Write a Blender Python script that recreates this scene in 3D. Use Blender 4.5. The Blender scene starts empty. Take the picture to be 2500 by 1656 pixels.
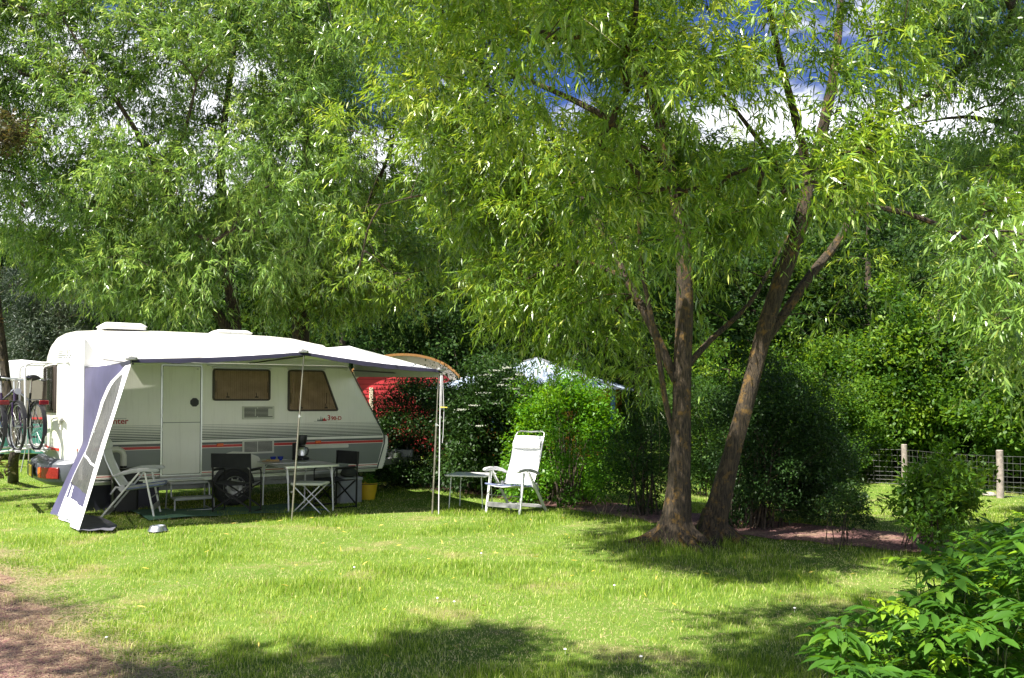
import bpy, math, random
import numpy as np
from mathutils import Vector, Matrix
random.seed(7); R = np.random.default_rng(11)
scn = bpy.context.scene; COL = scn.collection
# ---------------------------------------------------------------- camera, light, exposure
FPX = 2050.0; HZ = 978.0; EYE = 1.55; PITCH = math.radians(1.5)
CY = HZ - FPX*math.tan(PITCH)
cd = bpy.data.cameras.new('camera'); cam = bpy.data.objects.new('camera', cd); COL.objects.link(cam)
cam.location = (0, 0, EYE); cam.rotation_euler = (math.pi/2+PITCH, 0, 0)
cd.sensor_width = 36; cd.lens = FPX/2500*36; cd.shift_y = (CY-828)/2500; cd.clip_start = .05; cd.clip_end = 2000
scn.camera = cam
SUN = Vector((-.75, -.66, 0)).normalized()*math.cos(math.radians(58)); SUN.z = math.sin(math.radians(58))
sd = bpy.data.lights.new('sun', 'SUN'); sun = bpy.data.objects.new('sun', sd); COL.objects.link(sun)
sd.energy = 5.0; sd.angle = math.radians(.5); sd.color = (1, .95, .86)
sun.rotation_euler = SUN.to_track_quat('Z', 'Y').to_euler()
w = bpy.data.worlds.new('World'); scn.world = w; w.use_nodes = True
scn.view_settings.view_transform = 'Standard'; scn.view_settings.look = 'None'
scn.view_settings.exposure = 1.5; scn.view_settings.gamma = 1
scn.cycles.max_bounces = 6; scn.cycles.diffuse_bounces = 3; scn.cycles.transparent_max_bounces = 8
nt = w.node_tree; nt.nodes.clear()
def N(nt, t, **k):
    n = nt.nodes.new(t)
    for a, b in k.items(): setattr(n, a, b)
    return n
def S(n, **k):
    for a, b in k.items(): n.inputs[a.replace('_', ' ')].default_value = b
    return n
sky = N(nt, 'ShaderNodeTexSky', sky_type='NISHITA'); sky.sun_disc = False
sky.sun_elevation = math.radians(58); sky.sun_rotation = math.atan2(SUN.x, SUN.y)
sky.altitude = 800; sky.air_density = 1.0; sky.dust_density = .3; sky.ozone_density = 2.5
tc = N(nt, 'ShaderNodeTexCoord'); mp = N(nt, 'ShaderNodeMapping'); mp.inputs['Scale'].default_value = (1, 1, 2.2); mp.inputs['Location'].default_value = (.35, .1, .15)
nz = N(nt, 'ShaderNodeTexNoise'); S(nz, Scale=3.4, Detail=9, Roughness=.58)
sx = N(nt, 'ShaderNodeSeparateXYZ'); mr = N(nt, 'ShaderNodeMapRange'); S(mr, From_Min=.30, From_Max=.44, To_Min=.20, To_Max=-.05)
ad = N(nt, 'ShaderNodeMath', operation='ADD'); cr = N(nt, 'ShaderNodeMapRange', interpolation_type='SMOOTHSTEP'); S(cr, From_Min=.50, From_Max=.63)
cb = N(nt, 'ShaderNodeMixRGB'); cb.inputs[1].default_value = (3.6, 4.0, 4.9, 1); cb.inputs[2].default_value = (11.5, 11.8, 12.4, 1)
mx = N(nt, 'ShaderNodeMixRGB'); hs = N(nt, 'ShaderNodeHueSaturation'); S(hs, Hue=.525, Saturation=1.3, Value=.95)
bg = N(nt, 'ShaderNodeBackground'); bg.inputs['Strength'].default_value = .052; wo = N(nt, 'ShaderNodeOutputWorld')
for a, b in ((tc.outputs['Generated'], mp.inputs[0]), (mp.outputs[0], nz.inputs[0]), (tc.outputs['Generated'], sx.inputs[0]), (sx.outputs[2], mr.inputs[0]),
             (nz.outputs[0], ad.inputs[0]), (mr.outputs[0], ad.inputs[1]), (ad.outputs[0], cr.inputs[0]), (cr.outputs[0], mx.inputs[0]), (cr.outputs[0], cb.inputs[0]),
             (sky.outputs[0], hs.inputs['Color']), (hs.outputs[0], mx.inputs[1]), (cb.outputs[0], mx.inputs[2]), (mx.outputs[0], bg.inputs[0]), (bg.outputs[0], wo.inputs[0])):
    nt.links.new(a, b)
# ---------------------------------------------------------------- coordinates
def ss(a, b, x):
    t = np.clip((np.asarray(x, float)-a)/(b-a), 0, 1); return t*t*(3-2*t)
def T(x, y):                                   # height of the ground
    x = np.asarray(x, float); y = np.asarray(y, float)
    z = -.09*ss(10.8, 13.2, y) - .72*ss(10, 21, y)*ss(.5, 7, x) + .012*np.sin(x*1.7+1)*np.cos(y*1.3) + .006*np.sin(x*5.1)*np.sin(y*4.3+2)
    return z
def ray(px, py):
    x = (px-1250)/FPX; y = (CY-py)/FPX
    return np.array((x, math.cos(PITCH)-y*math.sin(PITCH), math.sin(PITCH)+y*math.cos(PITCH)))
def at(px, py, D):                             # a point of the photo at a distance D
    r = ray(px, py); t = D/r[1]; return Vector((t*r[0], D, EYE+t*r[2]))
def G(px, py):                                 # a point of the photo on the ground
    r = ray(px, py); z = 0
    for i in range(12):
        t = (z-EYE)/r[2]; z = float(T(t*r[0], t*r[1]))
    return Vector((t*r[0], t*r[1], z))
def proj(P):                                   # points -> pixels (for choosing where boughs grow)
    P = np.atleast_2d(np.asarray(P, float)); d = P-np.array((0, 0, EYE)); c, s = math.cos(PITCH), math.sin(PITCH)
    f = d[:, 1]*c+d[:, 2]*s; u = -d[:, 1]*s+d[:, 2]*c; f = np.where(np.abs(f) < .01, .01, f)
    return 1250+FPX*d[:, 0]/f, CY-FPX*u/f, f
# ---------------------------------------------------------------- materials
def mat(name, col, rough=.6, metal=0, var=.12, vscale=6, bump=0, bscale=60, spec=.5, col2=None, coat=0):
    m = bpy.data.materials.new(name); m.use_nodes = True; t = m.node_tree; b = t.nodes['Principled BSDF']
    S(b, Roughness=rough, Metallic=metal); b.inputs['Specular IOR Level'].default_value = spec; b.inputs['Coat Weight'].default_value = coat
    tcx = N(t, 'ShaderNodeTexCoord'); n = N(t, 'ShaderNodeTexNoise'); S(n, Scale=vscale, Detail=5, Roughness=.6); t.links.new(tcx.outputs['Object'], n.inputs[0])
    r = N(t, 'ShaderNodeValToRGB'); r.color_ramp.elements[0].position = .32; r.color_ramp.elements[1].position = .68
    c2 = col2 or tuple(c*(1-var) for c in col)
    r.color_ramp.elements[0].color = (*c2, 1); r.color_ramp.elements[1].color = (*(col if col2 else tuple(min(1, c*(1+var*.5)) for c in col)), 1)
    t.links.new(n.outputs[0], r.inputs[0]); t.links.new(r.outputs[0], b.inputs['Base Color'])
    if bump:
        n2 = N(t, 'ShaderNodeTexNoise'); S(n2, Scale=bscale, Detail=4); bp = N(t, 'ShaderNodeBump'); S(bp, Strength=bump, Distance=.01)
        t.links.new(tcx.outputs['Object'], n2.inputs[0]); t.links.new(n2.outputs[0], bp.inputs['Height']); t.links.new(bp.outputs[0], b.inputs['Normal'])
    return m
def leafmat(name, dark, mid, light, gloss=.38, trans=.35, stem=(.28, .19, .05), spec=.5):
    m = bpy.data.materials.new(name); m.use_nodes = True; t = m.node_tree; b = t.nodes['Principled BSDF']; o = t.nodes['Material Output']
    a = N(t, 'ShaderNodeAttribute', attribute_name='tint'); r = N(t, 'ShaderNodeValToRGB'); e = r.color_ramp.elements
    e[0].position = .04; e[0].color = (*stem, 1); e[1].position = 1; e[1].color = (*light, 1)
    x = e.new(.08); x.color = (*dark, 1); x = e.new(.5); x.color = (*mid, 1)
    t.links.new(a.outputs['Fac'], r.inputs[0]); t.links.new(r.outputs[0], b.inputs['Base Color']); S(b, Roughness=gloss); b.inputs['Specular IOR Level'].default_value = spec
    tr = N(t, 'ShaderNodeBsdfTranslucent'); h = N(t, 'ShaderNodeHueSaturation'); S(h, Hue=.482, Saturation=1.05, Value=1.8); t.links.new(r.outputs[0], h.inputs['Color']); t.links.new(h.outputs[0], tr.inputs[0])
    ms = N(t, 'ShaderNodeMixShader'); ms.inputs[0].default_value = trans
    t.links.new(b.outputs[0], ms.inputs[1]); t.links.new(tr.outputs[0], ms.inputs[2]); t.links.new(ms.outputs[0], o.inputs[0])
    return m
def barkmat(name, c1, c2, lichen, lf=.5, sc=9):
    m = bpy.data.materials.new(name); m.use_nodes = True; t = m.node_tree; b = t.nodes['Principled BSDF']; S(b, Roughness=.9)
    tcx = N(t, 'ShaderNodeTexCoord'); mp = N(t, 'ShaderNodeMapping'); mp.inputs['Scale'].default_value = (1, 1, .16); t.links.new(tcx.outputs['Object'], mp.inputs[0])
    n = N(t, 'ShaderNodeTexNoise'); S(n, Scale=sc*5, Detail=6, Roughness=.65, Distortion=.4); t.links.new(mp.outputs[0], n.inputs[0])
    r = N(t, 'ShaderNodeValToRGB'); r.color_ramp.elements[0].position = .38; r.color_ramp.elements[1].position = .66
    r.color_ramp.elements[0].color = (*c1, 1); r.color_ramp.elements[1].color = (*c2, 1); t.links.new(n.outputs[0], r.inputs[0])
    n2 = N(t, 'ShaderNodeTexNoise'); S(n2, Scale=sc*.8, Detail=7, Roughness=.7); t.links.new(tcx.outputs['Object'], n2.inputs[0])
    mr = N(t, 'ShaderNodeMapRange'); S(mr, From_Min=lf, From_Max=lf+.08); t.links.new(n2.outputs[0], mr.inputs[0])
    mx = N(t, 'ShaderNodeMixRGB'); mx.inputs[2].default_value = (*lichen, 1); t.links.new(mr.outputs[0], mx.inputs[0]); t.links.new(r.outputs[0], mx.inputs[1]); t.links.new(mx.outputs[0], b.inputs['Base Color'])
    bp = N(t, 'ShaderNodeBump'); S(bp, Strength=.9, Distance=.03); t.links.new(n.outputs[0], bp.inputs['Height']); t.links.new(bp.outputs[0], b.inputs['Normal'])
    return m
def glassmat(name, tint, mixf):
    m = bpy.data.materials.new(name); m.use_nodes = True; t = m.node_tree; b = t.nodes['Principled BSDF']; o = t.nodes['Material Output']
    b.inputs['Base Color'].default_value = (.02, .015, .012, 1); S(b, Roughness=.06)
    tr = N(t, 'ShaderNodeBsdfTransparent'); tr.inputs[0].default_value = (*tint, 1); ms = N(t, 'ShaderNodeMixShader')
    fr = N(t, 'ShaderNodeFresnel'); fr.inputs[0].default_value = 1.45; mt = N(t, 'ShaderNodeMath', operation='ADD'); mt.inputs[1].default_value = mixf
    t.links.new(fr.outputs[0], mt.inputs[0]); t.links.new(mt.outputs[0], ms.inputs[0]); t.links.new(tr.outputs[0], ms.inputs[1]); t.links.new(b.outputs[0], ms.inputs[2]); t.links.new(ms.outputs[0], o.inputs[0])
    return m
M = {}
M['van'] = mat('caravan_white_paint', (.88, .86, .78), .35, var=.05, vscale=2, coat=.3)
def streak(m):
    t = m.node_tree; b = t.nodes['Principled BSDF']; l = b.inputs['Base Color'].links[0].from_socket; tcx = N(t, 'ShaderNodeTexCoord'); mp = N(t, 'ShaderNodeMapping'); mp.inputs['Scale'].default_value = (14, 14, .9)
    n = N(t, 'ShaderNodeTexNoise'); S(n, Scale=1.6, Detail=7, Roughness=.7); r = N(t, 'ShaderNodeMapRange'); S(r, From_Min=.52, From_Max=.80, To_Max=.30); mx = N(t, 'ShaderNodeMixRGB'); mx.inputs[2].default_value = (.42, .40, .32, 1)
    t.links.new(tcx.outputs['Object'], mp.inputs[0]); t.links.new(mp.outputs[0], n.inputs[0]); t.links.new(n.outputs[0], r.inputs[0]); t.links.new(r.outputs[0], mx.inputs[0]); t.links.new(l, mx.inputs[1]); t.links.new(mx.outputs[0], b.inputs['Base Color'])
    n2 = N(t, 'ShaderNodeTexNoise'); S(n2, Scale=2.5, Detail=2); bp = N(t, 'ShaderNodeBump'); S(bp, Strength=.12, Distance=.02); t.links.new(tcx.outputs['Object'], n2.inputs[0]); t.links.new(n2.outputs[0], bp.inputs['Height']); t.links.new(bp.outputs[0], b.inputs['Normal'])
M['door'] = mat('caravan_door_white', (.86, .85, .78), .35, var=.04, vscale=2)
M['roof'] = mat('roof_white', (.82, .82, .81), .4, var=.05, vscale=3)
M['stripe'] = mat('stripe_dark_green', (.05, .075, .062), .45, var=.1)
M['grey'] = mat('panel_grey', (.20, .22, .205), .4, var=.06, vscale=3)
M['dgrey'] = mat('panel_dark_grey', (.10, .11, .105), .4, var=.06)
M['red'] = mat('stripe_red', (.52, .035, .03), .4, var=.08)
M['redtext'] = mat('letter_red', (.45, .03, .03), .5, var=.05)
M['alu'] = mat('aluminium', (.62, .63, .62), .32, .85, var=.08, vscale=20)
M['galv'] = mat('galvanised_steel', (.40, .41, .41), .5, .6, var=.2, vscale=15)
M['black'] = mat('black_plastic', (.012, .012, .013), .45, var=.2)
M['rubber'] = mat('black_rubber', (.018, .018, .018), .8, var=.25, vscale=20)
M['frame'] = mat('window_seal_brown', (.055, .04, .03), .5, var=.2)
M['curtain'] = mat('curtain_beige', (.50, .42, .35), .8, var=.25, vscale=5)
M['pane'] = glassmat('smoked_acrylic', (.95, .90, .84), .0)
M['amber'] = mat('amber_lens', (.75, .12, .015), .25, var=.2, vscale=60)
M['tail'] = mat('tail_lens_red', (.22, .01, .01), .2, var=.3, vscale=40)
M['plate'] = mat('number_plate_yellow', (.65, .48, .03), .45, var=.1)
M['bumper'] = mat('bumper_slate', (.085, .095, .11), .38, var=.2, vscale=5)
M['tyre'] = mat('tyre', (.02, .02, .021), .85, var=.2, vscale=20)
M['hub'] = mat('wheel_disc_silver', (.34, .34, .33), .4, .6, var=.2)
M['canvas'] = mat('awning_canvas_white', (.74, .74, .76), .75, var=.05, vscale=4, bump=.15, bscale=5)
M['navy'] = mat('awning_navy', (.014, .013, .032), .5, var=.25, vscale=3, bump=.3, bscale=8)
M['lilac'] = mat('awning_lilac', (.058, .054, .120), .6, var=.25, vscale=2.5, bump=.35, bscale=6)
M['net'] = None
M['webbing'] = mat('recliner_webbing_white', (.80, .80, .82), .8, var=.06, vscale=12, bump=.1, bscale=150)
M['webshade'] = mat('recliner_edge_blue_shade', (.16, .19, .34), .6, var=.2)  # bluish shade on the seat's front edge, put into its colour
M['white_tube'] = mat('white_enamel', (.72, .72, .71), .35, .1, var=.07)
M['grey_arm'] = mat('grey_armrest', (.52, .52, .54), .5, var=.1)
M['bfab'] = mat('black_canvas', (.015, .016, .018), .85, var=.3, vscale=8, bump=.3, bscale=90)
M['bmetal'] = mat('black_steel', (.02, .02, .02), .35, .4, var=.2)
M['ttop'] = mat('table_top_grey', (.36, .37, .38), .3, var=.06, vscale=4)
M['cream'] = mat('cream_plastic', (.60, .60, .52), .45, var=.06)
M['box'] = mat('grey_box_plastic', (.22, .235, .26), .5, var=.1)
M['yellow'] = mat('yellow_bucket', (.62, .42, .02), .5, var=.1)
M['blue'] = mat('cobalt_glass', (.03, .05, .30), .15, var=.1)
M['bread'] = mat('bread_crust', (.62, .40, .16), .8, var=.4, vscale=25)
M['steel'] = mat('stainless_steel', (.65, .66, .66), .34, 1, var=.06)
M['mat'] = mat('green_groundsheet', (.045, .12, .075), .8, var=.25, vscale=5)
M['gsheet'] = mat('grey_mud_flap', (.10, .10, .125), .7, var=.25, vscale=5, bump=.3, bscale=9)
M['hutred'] = mat('red_boards', (.52, .035, .045), .6, var=.15, vscale=4)
M['hutcream'] = mat('cream_boards', (.60, .50, .38), .6, var=.1)
M['hutoak'] = mat('oak_edge', (.35, .17, .05), .6, var=.2)
M['roofblue'] = mat('corrugated_roof_pale_blue', (.46, .54, .66), .4, .2, var=.12, vscale=3)
M['orange'] = mat('ochre_boards', (.62, .26, .035), .7, var=.25, vscale=5)
M['bluepost'] = mat('blue_paint', (.08, .20, .36), .5, var=.15)
M['wood'] = mat('weathered_post', (.32, .27, .24), .9, var=.4, vscale=12, bump=.6, bscale=40)
M['wire'] = mat('fence_wire', (.24, .24, .24), .45, .7, var=.1)
M['teal'] = mat('teal_canvas', (.02, .13, .10), .7, var=.2)
M['stone'] = mat('pale_stone', (.42, .38, .33), .9, var=.25, vscale=8, bump=.5)
M['umbel'] = mat('white_blossom', (.55, .56, .48), .9, var=.2, vscale=40)
M['polem'] = mat('tarnished_steel', (.30, .28, .22), .35, .7, var=.3, vscale=6)
M['rope'] = mat('white_cord', (.62, .60, .64), .8, var=.1)
M['yplast'] = mat('yellow_runner', (.75, .62, .08), .4, var=.1)
M['bagdark'] = mat('olive_bag', (.035, .04, .03), .8, var=.3)
bark = barkmat('willow_bark', (.010, .007, .004), (.088, .062, .034), (.135, .078, .018), .54, 11)
bark2 = barkmat('grey_bark', (.016, .012, .008), (.095, .072, .045), (.12, .085, .03), .56)
L_w = leafmat('willow_leaves', (.036, .095, .011), (.18, .31, .028), (.46, .52, .07), .34, .34, (.20, .16, .06), spec=.9)
L_w2 = leafmat('willow_leaves_cooler', (.042, .105, .020), (.175, .31, .050), (.40, .48, .11), .34, .33, (.18, .15, .07), spec=1.0)
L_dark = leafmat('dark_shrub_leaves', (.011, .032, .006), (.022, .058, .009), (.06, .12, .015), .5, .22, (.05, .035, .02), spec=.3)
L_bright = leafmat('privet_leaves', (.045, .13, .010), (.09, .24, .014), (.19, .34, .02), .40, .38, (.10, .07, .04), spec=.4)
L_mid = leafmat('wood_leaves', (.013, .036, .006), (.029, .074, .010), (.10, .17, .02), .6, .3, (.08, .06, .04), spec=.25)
L_hazel = leafmat('hazel_leaves', (.028, .078, .009), (.070, .160, .014), (.21, .32, .03), .5, .4, (.08, .06, .04), spec=.3)
L_elder = leafmat('elder_leaves', (.022, .072, .009), (.060, .16, .014), (.24, .38, .02), .55, .38, (.06, .09, .02), spec=.3)
L_pine = leafmat('pine_needles', (.018, .034, .020), (.034, .058, .034), (.08, .11, .045), .6, .15, (.06, .04, .03))
L_plum = leafmat('plum_leaves', (.05, .02, .01), (.05, .055, .014), (.12, .08, .02), .45, .3, (.05, .035, .02))
# ---------------------------------------------------------------- mesh helpers
streak(M['van']); streak(M['door'])
def tag(o, label=None, cat=None, group=None, kind=None):
    if label: o['label'] = label
    if cat: o['category'] = cat
    if group: o['group'] = group
    if kind: o['kind'] = kind
    return o
def thing(name, loc, rz, label, cat, group=None):
    o = bpy.data.objects.new(name, None); COL.objects.link(o); o.location = loc; o.rotation_euler = (0, 0, rz); o.empty_display_size = .1
    return tag(o, label, cat, group)
def npmesh(name, V, F, m, parent=None, tint=None, smooth=False):
    V = np.ascontiguousarray(V, dtype=np.float32); F = np.ascontiguousarray(F, dtype=np.int32); k = F.shape[1]
    me = bpy.data.meshes.new(name); me.vertices.add(len(V)); me.vertices.foreach_set('co', V.ravel())
    me.loops.add(F.size); me.loops.foreach_set('vertex_index', F.ravel())
    me.polygons.add(len(F)); me.polygons.foreach_set('loop_start', np.arange(0, F.size, k, dtype=np.int32)); me.polygons.foreach_set('loop_total', np.full(len(F), k, dtype=np.int32))
    if tint is not None:
        a = me.attributes.new('tint', 'FLOAT', 'POINT'); a.data.foreach_set('value', np.ascontiguousarray(tint, dtype=np.float32))
    me.update(calc_edges=True)
    if smooth: me.polygons.foreach_set('use_smooth', np.ones(len(F), dtype=bool))
    me.materials.append(m); o = bpy.data.objects.new(name, me); COL.objects.link(o)
    if parent: o.parent = parent
    return o
class MB:
    def __init__(s): s.v = []; s.f = []
    def add(s, vs, fs):
        n = len(s.v); s.v += [tuple(v) for v in vs]; s.f += [tuple(i+n for i in f) for f in fs]; return s
    def box(s, c, d, rot=None, rz=0):
        m = rot if rot is not None else Matrix.Rotation(rz, 3, 'Z'); c = Vector(c); h = Vector(d)/2
        vs = [c+m@Vector((x*h.x, y*h.y, z*h.z)) for x in (-1, 1) for y in (-1, 1) for z in (-1, 1)]
        return s.add(vs, [(0, 1, 3, 2), (4, 6, 7, 5), (0, 4, 5, 1), (2, 3, 7, 6), (0, 2, 6, 4), (1, 5, 7, 3)])
    def bar(s, a, b, wx, wy, up=(0, 0, 1)):      # rectangular bar
        a = Vector(a); b = Vector(b); d = (b-a).normalized(); u = Vector(up); x = d.cross(u)
        if x.length < .01: x = d.cross(Vector((1, 0, 0)))
        x.normalize(); y = x.cross(d)
        vs = [p+x*i*wx/2+y*j*wy/2 for p in (a, b) for i, j in ((-1, -1), (1, -1), (1, 1), (-1, 1))]
        return s.add(vs, [(0, 1, 2, 3), (7, 6, 5, 4), (0, 4, 5, 1), (1, 5, 6, 2), (2, 6, 7, 3), (3, 7, 4, 0)])
    def tube(s, pts, r, n=8, closed=False, wob=0):
        pts = [Vector(p) for p in pts]; k = len(pts); rs = r if isinstance(r, (list, tuple)) else [r]*k
        vs = []; prev = None
        for i, p in enumerate(pts):
            if closed: d = pts[(i+1) % k]-pts[i-1]
            else: d = pts[min(i+1, k-1)]-pts[max(i-1, 0)]
            d.normalize()
            if prev is None:
                x = d.cross(Vector((0, 0, 1)));
                if x.length < .05: x = d.cross(Vector((1, 0, 0)))
            else: x = prev-d*prev.dot(d)
            x.normalize(); prev = x; y = d.cross(x)
            for j in range(n):
                a = 2*math.pi*j/n; q = rs[i]*(1+(wob*math.sin(3*a+i*.7)+wob*.6*math.sin(5*a-i*1.3) if wob else 0))
                vs.append(p+(x*math.cos(a)+y*math.sin(a))*q)
        fs = [(i*n+j, i*n+(j+1) % n, ((i+1) % k)*n+(j+1) % n, ((i+1) % k)*n+j) for i in range(k if closed else k-1) for j in range(n)]
        if not closed: fs += [tuple(range(n-1, -1, -1)), tuple((k-1)*n+j for j in range(n))]
        return s.add(vs, fs)
    def prism(s, poly, off):                     # closed polygon pushed along off
        poly = [Vector(p) for p in poly]; off = Vector(off); n = len(poly)
        return s.add(poly+[p+off for p in poly], [tuple(range(n-1, -1, -1)), tuple(range(n, 2*n))]+[(i, (i+1) % n, n+(i+1) % n, n+i) for i in range(n)])
    def sheet(s, grid, th=.004, nrm=None):       # rows of points -> thin double-sided cloth with thickness
        r = len(grid); c = len(grid[0]); P = [[Vector(p) for p in row] for row in grid]; vs = []
        for i in range(r):
            for j in range(c):
                du = P[i][min(j+1, c-1)]-P[i][max(j-1, 0)]; dv = P[min(i+1, r-1)][j]-P[max(i-1, 0)][j]; n = du.cross(dv)
                n = n.normalized() if n.length > 1e-9 else Vector((0, 0, 1)); vs.append(P[i][j]+n*th/2)
        m = len(vs)
        for i in range(r):
            for j in range(c):
                du = P[i][min(j+1, c-1)]-P[i][max(j-1, 0)]; dv = P[min(i+1, r-1)][j]-P[max(i-1, 0)][j]; n = du.cross(dv)
                n = n.normalized() if n.length > 1e-9 else Vector((0, 0, 1)); vs.append(P[i][j]-n*th/2)
        fs = []
        for i in range(r-1):
            for j in range(c-1):
                a = i*c+j; fs.append((a, a+1, a+c+1, a+c)); fs.append((m+a, m+a+c, m+a+c+1, m+a+1))
        for j in range(c-1): fs += [(j, m+j, m+j+1, j+1), ((r-1)*c+j, (r-1)*c+j+1, m+(r-1)*c+j+1, m+(r-1)*c+j)]
        for i in range(r-1): fs += [(i*c, (i+1)*c, m+(i+1)*c, m+i*c), (i*c+c-1, m+i*c+c-1, m+(i+1)*c+c-1, (i+1)*c+c-1)]
        return s.add(vs, fs)
    def lathe(s, prof, c=(0, 0, 0), n=20, axis='z'):
        c = Vector(c); vs = []; k = len(prof)
        for r, h in prof:
            for j in range(n):
                a = 2*math.pi*j/n; x, y = r*math.cos(a), r*math.sin(a)
                vs.append(c+(Vector((x, y, h)) if axis == 'z' else Vector((x, h, y))))
        fs = [(i*n+j, i*n+(j+1) % n, (i+1)*n+(j+1) % n, (i+1)*n+j) for i in range(k-1) for j in range(n)]
        fs += [tuple(range(n-1, -1, -1)), tuple((k-1)*n+j for j in range(n))]
        return s.add(vs, fs)
    def build(s, name, m, parent=None, smooth=True, bevel=0, label=None):
        me = bpy.data.meshes.new(name); me.from_pydata(s.v, [], s.f); me.update()
        if smooth:
            me.polygons.foreach_set('use_smooth', np.ones(len(me.polygons), dtype=bool)); me.set_sharp_from_angle(angle=math.radians(38))
        me.materials.append(m); o = bpy.data.objects.new(name, me); COL.objects.link(o)
        if parent: o.parent = parent
        if bevel:
            b = o.modifiers.new('bevel', 'BEVEL'); b.width = bevel; b.segments = 2; b.limit_method = 'ANGLE'
        if label: o['label'] = label
        return o
def rrect(x0, z0, x1, z1, r, n=5):
    o = []
    for cx, cz, a0 in ((x1-r, z1-r, 0), (x0+r, z1-r, 90), (x0+r, z0+r, 180), (x1-r, z0+r, 270)):
        for i in range(n+1):
            a = math.radians(a0+90*i/n); o.append((cx+r*math.cos(a), cz+r*math.sin(a)))
    return o
def rpoly(pts, r, n=4):                          # rounded polygon
    o = []; k = len(pts)
    for i in range(k):
        p = Vector(pts[i]); a = (Vector(pts[i-1])-p); b = (Vector(pts[(i+1) % k])-p); a.normalize(); b.normalize()
        q0 = p+a*r; q1 = p+b*r
        for j in range(n+1):
            t = j/n; o.append(tuple(q0*(1-t)**2+p*2*t*(1-t)+q1*t*t))
    return o
def inset(poly, d):
    c = sum((Vector(p) for p in poly), Vector((0, 0)))/len(poly); o = []
    k = len(poly)
    for i in range(k):
        e = Vector(poly[(i+1) % k])-Vector(poly[i-1]); nrm = Vector((-e.y, e.x)).normalized()
        if nrm.dot(c-Vector(poly[i])) < 0: nrm = -nrm
        o.append(tuple(Vector(poly[i])+nrm*d))
    return o
def ring(mb, outer, inner, f0, f1):              # frame between two outlines; f maps (x,z) to 3d
    n = len(outer); vs = [f0(*p) for p in outer]+[f1(*p) for p in outer]+[f1(*p) for p in inner]+[f0(*p) for p in inner]
    fs = []
    for i in range(n):
        j = (i+1) % n
        for a in range(3): fs.append((a*n+i, a*n+j, (a+1)*n+j, (a+1)*n+i))
    return mb.add(vs, fs)
# ---------------------------------------------------------------- foliage helpers
def nrmz(a): return a/np.maximum(np.linalg.norm(a, axis=-1, keepdims=True), 1e-9)
def leafgeo(P, D, L, Wd, tint, fold=.18, mid=.42):
    n = len(P); D = nrmz(D); up = R.normal(0, .55, (n, 3))+np.array((0, 0, 1.0)); side = nrmz(np.cross(D, up)); nr = np.cross(side, D)
    L = L[:, None]; Wd = Wd[:, None]; c = P+D*L*mid-nr*L*.04
    V = np.empty((n, 4, 3)); V[:, 0] = P; V[:, 1] = c+side*Wd/2+nr*Wd*fold; V[:, 2] = P+D*L-nr*L*.16; V[:, 3] = c-side*Wd/2+nr*Wd*fold
    F = np.arange(n*4).reshape(n, 4)
    return V.reshape(-1, 3), F, np.repeat(tint, 4)
def crown_willow(name, parent, C, m, nsh, nlf, leaf=.12, rad=.30, centre=None, wdt=.165, shootL=(.18, .44)):
    C = np.asarray(C); k = len(C); ctr = C.mean(0) if centre is None else np.array(centre)
    ct = R.normal(0, .12, k)                     # tint of each cluster
    Sx = np.repeat(np.arange(k), nsh); off = R.normal(0, 1, (len(Sx), 3)); off = nrmz(off)*(R.random((len(Sx), 1))**.5)*rad*R.uniform(.55, 1.3, k)[Sx][:, None]
    P0 = C[Sx]+off; out = nrmz(C[Sx]-ctr); d = nrmz(out*.5+nrmz(off)*.8+R.normal(0, .45, (len(Sx), 3))+np.array((0, 0, .28)))
    L = R.uniform(*shootL, len(Sx)); g = R.uniform(.15, .9, len(Sx)); lg = R.random(len(Sx)) < .10; L = np.where(lg, L*1.7, L); g = np.where(lg, g+.7, g)
    t = (np.arange(nlf)+.5)/nlf; tt = np.tile(t, (len(Sx), 1))+R.normal(0, .02, (len(Sx), nlf))
    P = P0[:, None]+d[:, None]*(L[:, None]*tt)[..., None]; P[..., 2] -= (.5*g*L)[:, None]*tt**2
    tan = d[:, None]+np.array((0, 0, -1.0))*(g[:, None]*tt)[..., None]; tan = nrmz(tan)
    lat = nrmz(R.normal(0, 1, P.shape)); LD = nrmz(tan*.6+lat*.75+np.array((0, 0, -.42)))
    n = P.shape[0]*nlf; base = (.42+ct[Sx])[:, None]+R.normal(0, .13, (len(Sx), nlf))+.10*(tt-.3); yl = R.random(base.shape) < .012
    base = np.where(yl, 1.0, np.clip(base, .1, .9))
    ll = leaf*R.uniform(.5, 1.3, n)*(1.1-.3*tt.ravel())
    V, F, ti = leafgeo(P.reshape(-1, 3), LD.reshape(-1, 3), ll, ll*wdt*R.uniform(.8, 1.2, n), base.ravel())
    # the shoots' stems
    E = d*L[:, None]; E[:, 2] -= .5*g*L; V2, F2, t2 = leafgeo(P0, E, np.linalg.norm(E, axis=1), np.full(len(P0), .004), np.where(R.random(len(P0)) < .3, .03, .3), .5, .5)
    return npmesh(name, np.vstack((V, V2)), np.vstack((F, F2+len(V))), m, parent, np.concatenate((ti, t2)))
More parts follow.
